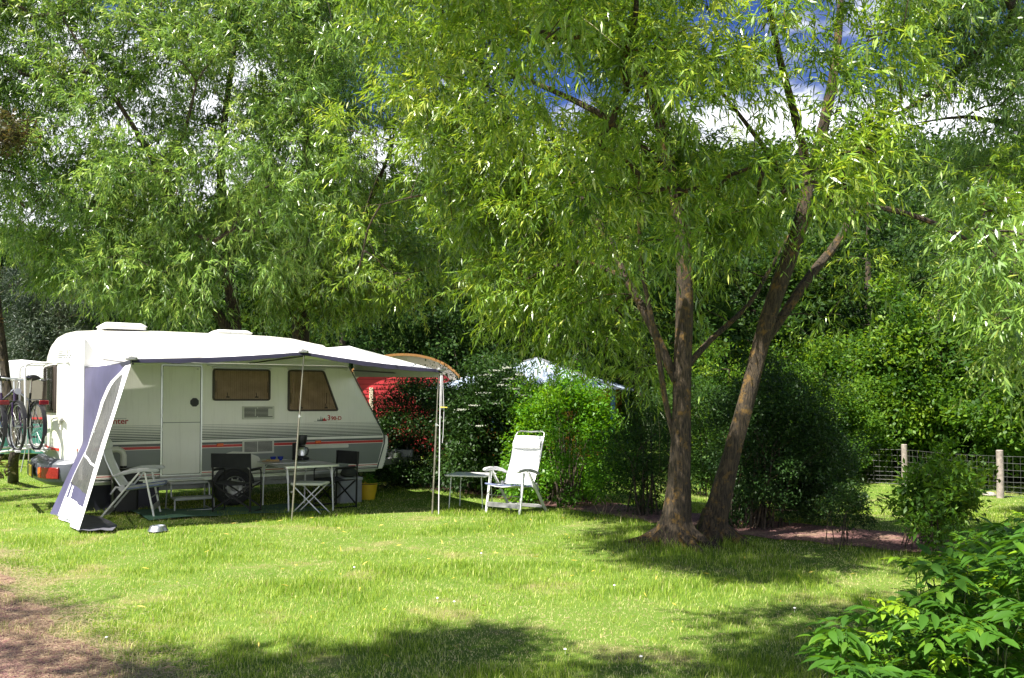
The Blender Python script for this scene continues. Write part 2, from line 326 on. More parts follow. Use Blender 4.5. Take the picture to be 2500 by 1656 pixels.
def crown_broad(name, parent, C, m, nlf, leaf=.05, rad=.25, wdt=.55, up=.6, sq=.75, tbase=.42, shell=False, ctr=None, ts=.1):
    C = np.asarray(C); k = len(C); ct = R.normal(0, ts, k); Sx = np.repeat(np.arange(k), nlf); n = len(Sx)
    off = nrmz(R.normal(0, 1, (n, 3)))*(R.random((n, 1))**.45)*rad*(R.uniform(.7, 1.25, k)[Sx][:, None]); off[:, 2] *= sq
    P = C[Sx]+off; out = nrmz(P-(C.mean(0) if ctr is None else np.array(ctr))); D = nrmz(out*.6+R.normal(0, .7, (n, 3))+np.array((0, 0, .1)))
    ll = leaf*R.uniform(.6, 1.3, n); ti = np.clip(tbase+ct[Sx]+R.normal(0, .13, n), .09, 1)
    V, F, tt = leafgeo(P, D, ll, ll*wdt, ti, .12, .48)
    return npmesh(name, V, F, m, parent, tt)
def curve(pts, n=4):                             # Catmull-Rom through (point, radius)
    o = []; k = len(pts)
    for i in range(k-1):
        p0, p1, p2, p3 = (pts[max(i-1, 0)], pts[i], pts[i+1], pts[min(i+2, k-1)])
        for j in range(n):
            t = j/n; q = []
            for a in range(4):
                q.append(.5*((2*p1[a])+(-p0[a]+p2[a])*t+(2*p0[a]-5*p1[a]+4*p2[a]-p3[a])*t*t+(-p0[a]+3*p1[a]-3*p2[a]+p3[a])*t**3))
            o.append(q)
    o.append(list(pts[-1])); return o
def limbs_mesh(mb, limbs):
    nodes = []
    for l in limbs:
        c = curve([(*p, r) for p, r in l]); k = 12 if c[0][3] > .08 else 7
        mb.tube([q[:3] for q in c], [max(q[3], .004) for q in c], k, wob=.07 if k == 12 else 0); nodes += [q for q in c]
    return np.array(nodes)
def twigs(mb, nodes, C, r=.012, lim=99, far=1.0):
    C = np.array(C); k = len(C)
    if not k: return
    def dist(P, Q): return np.linalg.norm(P-Q, axis=-1)+np.maximum(0, Q[..., 2]-P[..., 2])*.5
    dn = np.linalg.norm(C[:, None]-nodes[None, :, :3], axis=2)+np.maximum(0, nodes[None, :, 2]-C[:, None, 2])*.5; pn = dn.argmin(1); best = dn.min(1); par = -1-pn; depth = np.zeros(k); done = np.zeros(k, bool); kids = np.zeros(k); order = []
    for _ in range(k):
        i = int(np.where(done, 1e9, best).argmin()); done[i] = True; order.append(i)
        dd = (np.linalg.norm(C-C[i], axis=1)+np.maximum(0, C[i, 2]-C[:, 2])*.5)*1.12+.25; u = (~done) & (dd < best); best[u] = dd[u]; par[u] = i
    wgt = np.ones(k)
    for i in order[::-1]:
        if par[i] >= 0: wgt[par[i]] += wgt[i]
    for i in order:
        rb = r*.45*wgt[i]**.42
        if par[i] >= 0: a = Vector(C[par[i]]); ra = rb
        else: q = nodes[-1-par[i]]; a = Vector(q[:3]); ra = min(max(q[3]*.8, rb), rb*1.5)
        b = Vector(C[i]); L = (b-a).length; m = a.lerp(b, .5)+Vector((R.normal(0, .06)*L, R.normal(0, .06)*L, .08*L))
        mb.tube([a, a.lerp(m, .6)+Vector((0, 0, .02*L)), m, m.lerp(b, .6), b], [ra, ra*.9, (ra+rb)*.45, rb*.8, rb*.6], 5 if rb > .012 else 4)
# ---------------------------------------------------------------- setting: ground, path, gravel, hill
def grid(x0, x1, y0, y1, nx, ny, f, gx=1):
    xs = np.linspace(x0, x1, nx); ys = y0+(y1-y0)*np.linspace(0, 1, ny)**gx; X, Y = np.meshgrid(xs, ys)
    V = np.stack((X, Y, f(X, Y)), -1).reshape(-1, 3); i = np.arange((ny-1)*nx).reshape(ny-1, nx)[:, :-1].ravel()
    return V, np.stack((i, i+1, i+nx+1, i+nx), 1)
def groundmat():
    m = bpy.data.materials.new('lawn_soil'); m.use_nodes = True; t = m.node_tree; b = t.nodes['Principled BSDF']; S(b, Roughness=.95); b.inputs['Specular IOR Level'].default_value = .05
    tcx = N(t, 'ShaderNodeTexCoord'); n = N(t, 'ShaderNodeTexNoise'); S(n, Scale=1.1, Detail=8, Roughness=.65); t.links.new(tcx.outputs['Object'], n.inputs[0])
    r = N(t, 'ShaderNodeValToRGB'); e = r.color_ramp.elements; e[0].position = .3; e[0].color = (.09, .16, .022, 1); e[1].position = .72; e[1].color = (.27, .22, .11, 1); x = e.new(.55); x.color = (.12, .19, .032, 1)
    n2 = N(t, 'ShaderNodeTexNoise'); S(n2, Scale=90, Detail=4); bp = N(t, 'ShaderNodeBump'); S(bp, Strength=.8, Distance=.02); t.links.new(tcx.outputs['Object'], n2.inputs[0]); t.links.new(n2.outputs[0], bp.inputs['Height'])
    t.links.new(n.outputs[0], r.inputs[0]); t.links.new(r.outputs[0], b.inputs['Base Color']); t.links.new(bp.outputs[0], b.inputs['Normal']); return m
V, F = grid(-60, 60, -8, 75, 260, 240, T, 1.3); tag(npmesh('ground', V, F, groundmat(), smooth=True), kind='structure')
def hillz(x, y):
    s = ss(40, 150, y); top = 33+7*ss(-10, 60, x)-12*ss(-20, -75, x)
    return -1.2+s*top+1.2*np.sin(x*.06+1)*s+.8*np.sin(x*.13+y*.05)*s
V, F = grid(-260, 260, 38, 260, 120, 60, lambda x, y: hillz(x, y)-.4); tag(npmesh('hills', V, F, mat('hill_undergrowth', (.035, .055, .018), .95, var=.3, vscale=.3), smooth=True), kind='structure')
def polyline_mask(x, y, pts, wd):
    d = np.full(np.shape(x), 9.0)
    for (ax, ay), (bx, by) in zip(pts[:-1], pts[1:]):
        t = np.clip(((x-ax)*(bx-ax)+(y-ay)*(by-ay))/((bx-ax)**2+(by-ay)**2), 0, 1); d = np.minimum(d, np.hypot(x-ax-t*(bx-ax), y-ay-t*(by-ay)))
    return d-wd
PATH = [(-1.5, 16.6), (.2, 14.6), (1.25, 13.0), (1.95, 11.6), (2.9, 10.35), (4.2, 9.2), (5.6, 8.2), (7.5, 7.4), (12, 6.4)]
def gravelx(y): return -1.36-.86*(y-3.75)+.10*np.sin(y*5.3)+.06*np.sin(y*13.1+1)   # gravel lies left of this line
def pathmask(x, y): return polyline_mask(np.asarray(x, float), np.asarray(y, float), PATH, .60+.06*np.sin(np.asarray(x)*7)+.05*np.sin(np.asarray(y)*11))
gr = bpy.data.materials.new('red_gravel'); gr.use_nodes = True; t = gr.node_tree; b = t.nodes['Principled BSDF']; S(b, Roughness=.95)
tcx = N(t, 'ShaderNodeTexCoord'); vo = N(t, 'ShaderNodeTexVoronoi'); S(vo, Scale=75); n = N(t, 'ShaderNodeTexNoise'); S(n, Scale=2.2, Detail=8, Roughness=.7)
for q in (vo, n): t.links.new(tcx.outputs['Object'], q.inputs[0 if q is vo else 0])
r = N(t, 'ShaderNodeValToRGB'); e = r.color_ramp.elements; e[0].position = .1; e[0].color = (.065, .027, .027, 1); e[1].position = .9; e[1].color = (.27, .135, .12, 1)
sp = N(t, 'ShaderNodeSeparateColor'); t.links.new(vo.outputs['Color'], sp.inputs[0]); t.links.new(sp.outputs[0], r.inputs[0])
r2 = N(t, 'ShaderNodeMapRange'); S(r2, From_Min=.5, From_Max=.68); t.links.new(n.outputs[0], r2.inputs[0]); mx = N(t, 'ShaderNodeMixRGB'); mx.inputs[2].default_value = (.30, .20, .13, 1)
t.links.new(r2.outputs[0], mx.inputs[0]); t.links.new(r.outputs[0], mx.inputs[1]); t.links.new(mx.outputs[0], b.inputs['Base Color'])
bp = N(t, 'ShaderNodeBump'); S(bp, Strength=1, Distance=.012); t.links.new(vo.outputs['Distance'], bp.inputs['Height']); t.links.new(bp.outputs[0], b.inputs['Normal'])
# path strip and gravel sheet, 6 mm above the soil
pc = curve([(x, y, 0, .5) for x, y in PATH], 10); Vp = []
for i, q in enumerate(pc):
    a = Vector(pc[max(i-1, 0)][:2]); c = Vector(pc[min(i+1, len(pc)-1)][:2]); d = (c-a).normalized(); nn = Vector((-d.y, d.x))
    for j in range(7):
        s_ = (j-3)/3*(.62+.05*math.sin(i*1.9+(3 if j > 3 else 0))); x, y = q[0]+nn.x*s_, q[1]+nn.y*s_; Vp.append((x, y, float(T(x, y))+.012))
Fp = [(i*7+j, i*7+j+1, i*7+7+j+1, i*7+7+j) for i in range(len(pc)-1) for j in range(6)]
tag(npmesh('path', Vp, Fp, gr, smooth=True), kind='structure')
ys = np.linspace(-2, 9.5, 90); Vp = []
for y in ys:
    x1 = float(gravelx(y)); 
    for j in range(12): x = -9+(x1+9)*j/11; Vp.append((x, y, float(T(x, y))+.012))
Fp = [(i*12+j, i*12+j+1, i*12+12+j+1, i*12+12+j) for i in range(89) for j in range(11)]
tag(npmesh('gravel_track', Vp, Fp, gr, smooth=True), kind='structure')
# lattice value noise for the lawn's dry patches
_lat = R.random((64, 64))
def vnoise(x, y, s):
    x = np.asarray(x)*s+100; y = np.asarray(y)*s+100; xi = np.floor(x).astype(int); yi = np.floor(y).astype(int); fx = x-xi; fy = y-yi; fx = fx*fx*(3-2*fx); fy = fy*fy*(3-2*fy)
    g = lambda a, b: _lat[a % 64, b % 64]
    return (g(xi, yi)*(1-fx)+g(xi+1, yi)*fx)*(1-fy)+(g(xi, yi+1)*(1-fx)+g(xi+1, yi+1)*fx)*fy
def fnoise(x, y): return .5*vnoise(x, y, 1.3)+.3*vnoise(x+7, y, 3.4)+.2*vnoise(x, y+5, 8.7)
# grass
def grassmat():
    m = leafmat('grass_blades', (.09, .18, .014), (.315, .42, .058), (.74, .68, .36), .8, .34, (.38, .30, .16), spec=.08); return m
def grass():
    Ns = 430000; u = R.random(Ns); D = 3.9*(27/3.9)**(u**.92); X = R.uniform(-.66, .66, Ns)*D*1.02; Y = D
    gx = gravelx(Y); pm = pathmask(X, Y); fn = fnoise(X, Y); dry = ss(.47, .62, fn+.03*np.sin(X*3)+.25*(R.random(Ns)-.5)*(fn > .47))
    edge = X-gx; keep = (pm > R.uniform(-.12, .10, Ns)) & (edge > R.normal(.16, .22, Ns)) & (R.random(Ns) > dry*.45)
    tuft = (edge > -1.3) & (edge < .2) & (vnoise(X, Y, 2.3) > .66) & (R.random(Ns) < .5); keep |= tuft
    X, Y, D, fn, dry, edge = (a[keep] for a in (X, Y, D, fn, dry, edge)); n = len(X)
    Z = T(X, Y)-.005; h = R.uniform(.018, .044, n)*(1-.5*dry)*(1+.75*ss(.45, .3, fn)); far = 1+.09*np.maximum(D-6, 0)
    tall = R.random(n) < .03; h = np.where(tall, h*1.7, h)
    # long fringe at the tree foot and along the caravan's shade
    h *= 1+1.3*np.exp(-((X-1.95)**2+(Y-9.1)**2)/.35)
    a = R.uniform(0, 2*np.pi, n); lean = R.uniform(.1, .9, n)*h; wd = R.uniform(.0016, .0034, n)*far*1.25
    dx, dy = np.cos(a), np.sin(a); sxn, syn = np.sin(a+R.normal(0, .5, n)), -np.cos(a)
    V = np.empty((n, 5, 3)); b = np.stack((X, Y, Z), -1); side = np.stack((sxn*wd/2, syn*wd/2, np.zeros(n)), -1); ln = np.stack((dx*lean, dy*lean, np.zeros(n)), -1); up = np.stack((np.zeros(n), np.zeros(n), h), -1)
    V[:, 0] = b-side; V[:, 1] = b+side; V[:, 2] = b+side*.8+ln*.3+up*.6; V[:, 3] = b-side*.8+ln*.3+up*.6; V[:, 4] = b+ln+up
    i = np.arange(n)*5; F = np.concatenate((np.stack((i, i+1, i+2), 1), np.stack((i, i+2, i+3), 1), np.stack((i+3, i+2, i+4), 1)))
    straw = (R.random(n) < .05+.55*dry) | (edge < .25) & (R.random(n) < .45)
    ti = np.where(straw, np.where(R.random(n) < .4, .02, .92), np.clip(.46+R.normal(0, .20, n)+.9*(fn-.5), .09, .85))
    o = npmesh('grass', V.reshape(-1, 3), F, grassmat(), None, np.repeat(ti, 5)); tag(o, 'short sunlit lawn grass with dry straw patches', 'grass', kind='stuff')
grass()
def straw():                                      # cut dry grass lying along the gravel edge and in patches
    n = 60000; Y = 3.7+5.5*R.random(n)**1.4; X = gravelx(Y)+R.normal(-.10, .30, n); n2 = 22000; x2 = R.uniform(-5, 4, n2); y2 = R.uniform(4.5, 11.5, n2); k = fnoise(x2, y2) > .55
    X = np.concatenate((X, x2[k])); Y = np.concatenate((Y, y2[k])); n = len(X); P = np.stack((X, Y, T(X, Y)+.014+R.random(n)*.012), -1)
    D = np.stack((R.normal(0, 1, n), R.normal(0, 1, n), R.normal(0, .12, n)), -1); V, F, t = leafgeo(P, D, R.uniform(.02, .06, n), R.uniform(.0015, .003, n), np.where(R.random(n) < .6, .02, .95))
    tag(npmesh('dry_clippings', V, F, leafmat('straw', (.30, .22, .12), (.34, .27, .15), (.42, .34, .2), .8, .2, (.40, .30, .20)), None, t), 'pale dry grass clippings strewn along the gravel edge', 'clippings', kind='stuff')
straw()
def specks():                                     # fallen yellow willow leaves and daisies on the lawn
    n = 150; X = R.uniform(-3.5, 3.5, n); Y = R.uniform(5, 11, n); P = np.stack((X, Y, T(X, Y)+.045), -1); D = np.stack((R.normal(0, 1, n), R.normal(0, 1, n), R.normal(0, .2, n)), -1)
    V, F, t = leafgeo(P, D, R.uniform(.04, .08, n), R.uniform(.008, .014, n), np.ones(n))
    tag(npmesh('fallen_leaves', V, F, mat('fallen_leaf_yellow', (.55, .42, .06), .6, var=.3, vscale=9), None), 'yellow willow leaves fallen on the lawn', 'fallen leaves', kind='stuff')
    mb = MB()
    for px, py in ((1175, 1360), (1068, 1472), (1109, 1481), (1940, 1497), (1565, 1618), (865, 1395), (1380, 1600), (1500, 1440), (260, 1570)):
        g = G(px, py); c = g+Vector((0, 0, .036)); mb.lathe([(.001, -.03), (.001, -.002), (.011, 0), (.009, .004), (.003, .007)], c, 9)
    tag(mb.build('daisies', mat('daisy_petals', (.8, .78, .72), .7, var=.1)), 'tiny white daisies dotted over the lawn', 'daisies', kind='stuff')
specks()
# ================================================================ caravan
A = math.radians(34); ORG = Vector((-6.11, 11.98, 0)); W_ = 2.3
def C2W(u, v, z): return ORG+Vector((u*math.cos(A)-v*math.sin(A), u*math.sin(A)+v*math.cos(A), z))
van = thing('caravan', ORG, A, 'white touring caravan with red and grey side stripes, parked behind the awning', 'caravan')
st = [(-.34, .75, 2.12, .62), (-.325, .55, 2.28, .56), (-.29, .34, 2.40, .50), (-.22, .17, 2.51, .44), (-.12, .06, 2.575, .41), (0, .0, 2.61, .385),
      (.4, 0, 2.645, .38), (1.2, 0, 2.665, .38), (2.2, 0, 2.665, .38), (2.9, 0, 2.66, .38), (3.25, 0, 2.635, .38), (3.6, 0, 2.55, .38), (3.82, 0, 2.40, .38), (4.02, 0, 2.17, .38), (4.13, 0, 1.965, .38), (4.36, 0, 1.57, .38), (4.56, 0, 1.21, .38), (4.59, 0, 1.16, .46), (4.66, 0, 1.035, .70), (4.70, .01, .96, .79)]
def section(u, ins, zt, zb):
    zt2 = zt; cr = .12 if u < 3 else .12*(1-min(1, (u-3)/1.1))+.012; rr = .14 if u < 3.9 else .06; rr = min(rr, (zt-zb)*.3)
    p = []; a0, a1 = ins, W_-ins
    p.append((a0+.03, zb)); p.append((a0, zb+.03)); zs = zt-cr-rr*.8
    for k in range(1, 7): p.append((a0, zb+.03+(zs-zb-.03)*k/6))
    for k in range(1, 6): a = math.pi/2*k/5; p.append((a0+rr*(1-math.cos(a)), zs+rr*.8*math.sin(a)))
    for k in range(1, 8): s_ = -1+2*k/8; p.append(((a0+a1)/2+s_*((a1-a0)/2-rr), zt-cr*s_*s_))
    q = [(a0+a1-y, z) for y, z in p[:13]][::-1]; return [(u, y, z) for y, z in p+q]
secs = [section(*s_) for s_ in st]; n = len(secs[0]); mb = MB(); vs = [p for s_ in secs for p in s_]
fs = [(i*n+j, (i+1)*n+j, (i+1)*n+(j+1) % n, i*n+(j+1) % n) for i in range(len(secs)-1) for j in range(n)]
fs += [tuple(range(n)), tuple((len(secs)-1)*n+j for j in range(n-1, -1, -1))]
mb.add(vs, fs); body = mb.build('body', M['van'], van)
def SP(poly, off=.003, back=.004, mb=None):
    mb = mb or MB(); return mb.prism([(u, -off, z) for u, z in poly], (0, off+back, 0))
def uend(z): return float(np.interp(z, [.365, .44, .80, .93, 1.18, 1.95], [4.555, 4.575, 4.68, 4.685, 4.575, 4.12]))-.015
def band(z0, z1, name, m, off=.003, u0=.02, cuts=((1.04, 1.63),), parent=None):
    mb = MB(); x = u0; segs = []
    for a, b in cuts: segs.append((x, a)); x = b
    for a, b in segs: SP([(a, z0), (b, z0), (b, z1), (a, z1)], off, .004, mb)
    SP([(x, z0), (uend(z0), z0), (uend(z1), z1), (x, z1)], off, .004, mb)
    return mb.build(name, m, parent or van, smooth=False)
band(.47, .818, 'grey_panel', M['grey'])
band(.870, .906, 'dark_band', M['dgrey']); band(.826, .866, 'red_band', M['red']); band(.440, .452, 'red_pinstripe', M['red']); band(.395, .402, 'dark_line', M['stripe']); band(.416, .422, 'dark_pinstripe', M['stripe'])
mb = MB()
for i in range(10):
    z = 1.176-i*.0245; h = .0035+.0015*i
    for a, b in ((.02, 1.04), (1.63, uend(z))): SP([(a, z-h/2), (b, z-h/2), (b, z+h/2), (a, z+h/2)], .003, .004, mb)
mb.build('pinstripes', M['stripe'], van, smooth=False)
# rails, corner trims
mb = MB(); mb.box((2.3, -.012, 2.118), (3.44, .03, .018)); mb.box((2.85, -.010, 2.092), (2.3, .022, .012)); mb.build('awning_rail', M['alu'], van, bevel=.003)
mb = MB(); mb.bar((.0, -.004, .40), (.0, -.004, 2.45), .02, .03, (0, 1, 0)); mb.build('corner_trim', M['white_tube'], van, bevel=.004)
mb = MB(); pf = [(4.02, 2.15), (4.13, 1.962), (4.36, 1.565), (4.56, 1.205), (4.60, 1.14), (4.69, .95), (4.695, .80), (4.56, .37)]; mb.tube([(u-.004, -.006, z) for u, z in pf], .011, 6); mb.build('front_edge_seal', M['stripe'], van)
mb = MB(); mb.box((2.28, -.008, .372), (4.56, .03, .022)); mb.box((2.28, .02, .345), (4.5, .03, .03)); mb.build('bottom_trim', M['alu'], van, bevel=.003)
mb = MB(); mb.box((2.2, 1.15, .30), (3.9, 1.6, .12)); mb.box((2.2, .5, .24), (4.3, .08, .16)); mb.box((2.2, 1.8, .24), (4.3, .08, .16)); mb.build('chassis', M['galv'], van, bevel=.01)
# ribbed front corner
mb = MB()
mb.prism([(4.565, .0, .37), (4.70, .0, .80), (4.735, .0, .95), (4.765, .0, .92), (4.77, .0, .80), (4.70, .0, .48), (4.66, .0, .37)], (0, W_, 0))
for i in range(9):
    z = .44+i*.04; u = float(np.interp(z, [.37, .48, .80], [4.66, 4.70, 4.77])); mb.box((u, .10, z), (.03, .18, .02))
mb.build('front_skirt', M['van'], van, bevel=.006)
# door
dr = MB(); SP(rrect(1.055, .435, 1.612, 2.075, .02), .012, .004, dr); door = dr.build('door', M['door'], van, bevel=.004)
mb = MB(); ring(mb, rrect(1.035, .415, 1.632, 2.10, .03), rrect(1.057, .437, 1.610, 2.073, .02), lambda x, z: (x, .002, z), lambda x, z: (x, -.02, z)); mb.build('door_frame', M['alu'], door)
mb = MB(); ring(mb, rrect(1.052, .432, 1.615, 2.078, .02), rrect(1.064, .444, 1.603, 2.066, .02), lambda x, z: (x, -.010, z), lambda x, z: (x, -.0155, z)); mb.build('door_seal', M['rubber'], door, smooth=False)
mb = MB(); mb.box((1.333, -.0145, 1.217), (.552, .003, .008)); mb.build('door_split', M['stripe'], door, smooth=False)
mb = MB(); mb.prism([(1.517+.066*math.cos(math.radians(a)), -.0125, 1.522+.070*math.sin(math.radians(a))) for a in range(22, 382, 45)], (0, -.018, 0)); mb.lathe([(.018, 0), (.018, .012)], (1.517, -.042, 1.522), 14, 'y'); mb.build('door_handle', M['black'], door, bevel=.004)
mb = MB()
for z in (.55, 1.12, 1.32, 1.95): mb = MB(); mb.box((1.05, -.020, z), (.018, .016, .06)); mb.build('hinge', M['alu'], door, bevel=.003)
mb = MB(); mb.lathe([(.014, 0), (.014, .014)], (1.56, -.030, 2.03), 12, 'y'); mb.build('door_catch', M['cream'], door)
# windows
def window(poly, name='window'):
    f = lambda d: (lambda x, z: (x, -d, z)); mb = MB(); o = rpoly(poly, .05); i1 = inset(o, .028); ring(mb, o, i1, f(-.003), f(.030)); fr = mb.build(name, M['frame'], van)
    xs = [p[0] for p in o]; x0, x1 = min(xs), max(xs); i2 = inset(o, .02)
    mb = MB(); mb.prism([(x, -.006, z) for x, z in i2], (0, .004, 0)); mb.build('curtain', M['curtain'], fr, smooth=False)
    mb = MB(); nfold = 26                         # folds in the curtain cloth
    for k in range(nfold):
        x = x0+.05+(x1-x0-.1)*k/(nfold-1); zz = [p for p in i2 if abs(p[0]-x) < .09]; zt = max(p[1] for p in i2 if p[0] >= x-.3 or True)
        zl = min(p[1] for p in i2); # clip against slanted side
        zt2 = zt
        if len(poly) == 4 and abs(poly[2][0]-poly[1][0]) > .1:
            (xa, za), (xb, zb) = poly[1], poly[2]
            if x > min(xa, xb)-.03: t = (x+.03-xb)/(xa-xb); zt2 = min(zt, zb+(za-zb)*min(1, max(0, t))-.02)
        if zt2-zl > .06: mb.tube([(x, -.006, zl+.01), (x+.004*math.sin(k), -.006, zt2-.01)], .007+.003*math.sin(k*2.1), 5)
    mb.build('curtain_folds', M['curtain'], fr)
    mb = MB(); mb.prism([(x, -.026, z) for x, z in i1], (0, .005, 0)); mb.build('pane', M['pane'], fr, smooth=False)
    w1 = x1-x0; zb_ = min(p[1] for p in i1)
    for q in (.25, .75): mb = MB(); mb.box((x0+w1*q, -.036, zb_+.03), (.05, .012, .018)); mb.bar((x0+w1*q, -.036, zb_+.035), (x0+w1*q-.01, -.036, zb_+.10), .008, .008); mb.build('window_latch', M['black'], fr)
    for q in (x0+.045, x1-.05-(.0 if abs(poly[2][0]-poly[1][0]) < .1 else .16)): mb = MB(); mb.tube([(q, -.036, zb_+.10), (q, -.036, zb_+.28)], .004, 5); mb.build('window_stay', M['black'], fr)
    mb = MB(); mb.box(((x0+x1)/2-(0 if abs(poly[2][0]-poly[1][0]) < .1 else .12), -.02, max(p[1] for p in o)+.012), ((x1-x0)*(1.02 if abs(poly[2][0]-poly[1][0]) < .1 else .74), .03, .014)); mb.build('rain_gutter', M['alu'], fr, bevel=.002)
    return fr
window([(1.785, 2.045), (2.685, 2.045), (2.685, 1.545), (1.785, 1.545)][::1])
window([(2.972, 2.05), (3.585, 2.05), (3.848, 1.372), (2.972, 1.372)])
# refrigerator vents
def vent(x0, z0, x1, z1, nb, full):
    mb = MB(); SP(rrect(x0, z0, x1, z1, .01), .014, .003, mb); v = mb.build('vent', M['cream'], van, bevel=.003)
    mb = MB(); h = (z1-z0-.05)/nb
    for i in range(nb):
        z = z0+.028+h*(i+.5); xr = x1-.03 if full or i in (0, nb-1) else x1-.10
        for a, b in ((x0+.03, (x0+xr)/2-.006), ((x0+xr)/2+.006, xr)): mb.box(((a+b)/2, -.0145, z), (b-a, .007, h*.62))
    mb.build('vent_slots', M['black'], v, smooth=False)
vent(2.243, 1.252, 2.752, 1.462, 8, False); vent(2.248, .708, 2.752, .922, 9, True)
for u in (1.906, 3.492):
    mb = MB(); SP(rrect(u-.05, .838, u+.05, .884, .008), .022, .002, mb); mb.build('marker_light', M['amber'], van, bevel=.005)
mb = MB(); SP(rrect(3.27, .415, 4.03, .80, .04), .012, .003, mb); hb = mb.build('locker_hatch', M['grey'], van, bevel=.004)
mb = MB(); SP(rrect(3.25, .755, 4.03, .815, .02), .017, .003, mb); mb.build('locker_hatch_rim', M['cream'], hb, bevel=.004)
# wheel, arch and spat
mb = MB(); SP([(1.79, .40), (1.80, .55), (1.90, .70), (2.10, .755), (2.30, .74), (2.50, .66), (2.60, .52), (2.62, .40)], .030, .003, mb); sp = mb.build('wheel_spat', M['cream'], van, bevel=.01)
mb = MB(); SP([(2.11+.325*math.cos(math.radians(a)), .24+.325*math.sin(math.radians(a))) for a in range(0, 181, 12)], .036, 0, mb); mb.build('wheel_arch', M['black'], van, smooth=False)
mb = MB(); c = (2.112, -.02, .20); mb.lathe([(.17, -.075), (.245, -.09), (.275, -.07), (.288, -.02), (.288, .10), (.27, .14), (.2, .15)], c, 36, 'y'); wh = mb.build('wheel', M['tyre'], van)
mb = MB(); mb.lathe([(.02, -.10), (.05, -.098), (.06, -.075), (.11, -.085), (.15, -.06), (.168, -.088), (.176, -.08), (.17, .02)], c, 32, 'y')
for k in range(10): a = k*math.pi/5; mb.box((c[0]+.135*math.cos(a), c[1]-.078, c[2]+.135*math.sin(a)), (.035, .012, .018), Matrix.Rotation(-a, 3, 'Y'))
mb.build('rim', M['hub'], wh)
# lettering
def text(s, x, z, size, m, name, y=-.0045, ext=.0012, sx=1.0, parent=van, rot=(math.pi/2, 0, 0)):
    c = bpy.data.curves.new(name, 'FONT'); c.body = s; c.size = size; c.extrude = ext; c.offset = size*.018; o = bpy.data.objects.new('tmp', c); COL.objects.link(o); bpy.context.view_layer.update()
    dg = bpy.context.evaluated_depsgraph_get(); me = bpy.data.meshes.new_from_object(o.evaluated_get(dg)); bpy.data.objects.remove(o); me.name = name
    me.materials.clear(); me.materials.append(m); t = bpy.data.objects.new(name, me); COL.objects.link(t); t.parent = parent; t.location = (x, y, z); t.rotation_euler = rot; t.scale = (sx, 1, 1); return t
text('nter', .385, 1.209, .120, M['redtext'], 'lettering', y=-.007)
mb = MB(); SP([(.30, 1.288), (.565, 1.285), (.565, 1.289), (.30, 1.292)], .003, .002, mb); mb.build('lettering_line', M['stripe'], van, smooth=False)
text('3', 3.648, 1.222, .120, M['redtext'], 'lettering', y=-.007); text('90-D', 3.716, 1.222, .090, M['redtext'], 'lettering', y=-.007)
mb = MB(); SP([(3.42, 1.203), (3.85, 1.206), (3.85, 1.209), (3.42, 1.207)], .003, .002, mb)
for u, h in ((3.49, .05), (3.515, .035), (3.54, .085), (3.565, .065)):
    SP([(u-.012, 1.208), (u+.012, 1.208), (u, 1.208+h)], .003, .002, mb)
mb.build('emblem', M['stripe'], van, smooth=False)
mb = MB(); SP([(3.575, 1.209), (3.64, 1.209), (3.64, 1.245), (3.625, 1.23), (3.61, 1.25), (3.60, 1.265), (3.585, 1.24), (3.575, 1.25)], .003, .002, mb); mb.build('emblem_red', M['red'], van, smooth=False)
# roof hatches
def hatch(u, v, sx_, sy_, h):
    mb = MB(); mb.prism([(u+x, v+y, 2.635) for x, y in rrect(-sx_/2, -sy_/2, sx_/2, sy_/2, .06)], (0, 0, h*.5)); hx = mb.build('roof_hatch', M['white_tube'], van, bevel=.01)
    mb = MB(); p0 = [(u+x, v+y, 2.637+h*.5) for x, y in rrect(-sx_/2-.02, -sy_/2-.02, sx_/2+.02, sy_/2+.02, .08)]; p1 = [(u+x, v+y, 2.637+h) for x, y in rrect(-sx_/2+.05, -sy_/2+.05, sx_/2-.05, sy_/2-.05, .06)]; k = len(p0)
    mb.add(p0+p1, [tuple(range(k-1, -1, -1)), tuple(range(k, 2*k))]+[(i, (i+1) % k, k+(i+1) % k, k+i) for i in range(k)]); mb.build('hatch_lid', M['roof'], hx, bevel=.01)
hatch(.62, .85, .62, .62, .10); hatch(2.35, 1.1, .60, .55, .09)
# rear: window, bumper, lamps, handles, lettering, rack
def rearpt(v, z, off=0):
    ins = [s_[1] for s_ in st[:6]][::-1]; us = [s_[0] for s_ in st[:6]][::-1]; vv = min(v, W_-v); return (float(np.interp(vv, ins, us))-off, v, z)
def rear_sheet(v0, v1, z0, z1, off, th=.01, n=8, r=0):
    return [[rearpt(v0+(v1-v0)*j/n, z0+(z1-z0)*i/3, off) for j in range(n+1)] for i in range(4)]
mb = MB(); mb.sheet(rear_sheet(.40, 1.90, 1.37, 2.07, .014), .03); rw = mb.build('rear_window', M['frame'], van, bevel=.01)
mb = MB(); mb.sheet(rear_sheet(.46, 1.84, 1.43, 2.02, .033), .006); mb.build('curtain', M['curtain'], rw)
mb = MB(); mb.sheet(rear_sheet(.44, 1.86, 1.41, 2.04, .046), .005); mb.build('pane', M['pane'], rw)
mb = MB(); pts = [rearpt(.02+(W_-.04)*k/24, 0, .06+.10*math.sin(math.pi*k/24)**.4) for k in range(25)]
mb.sheet([[(p[0]+dx, p[1], z) for p in pts] for z, dx in ((.34, .10), (.40, -.02), (.52, -.05), (.64, -.03), (.69, .05), (.70, .16))], .02); bp_ = mb.build('bumper', M['bumper'], van, bevel=.008)
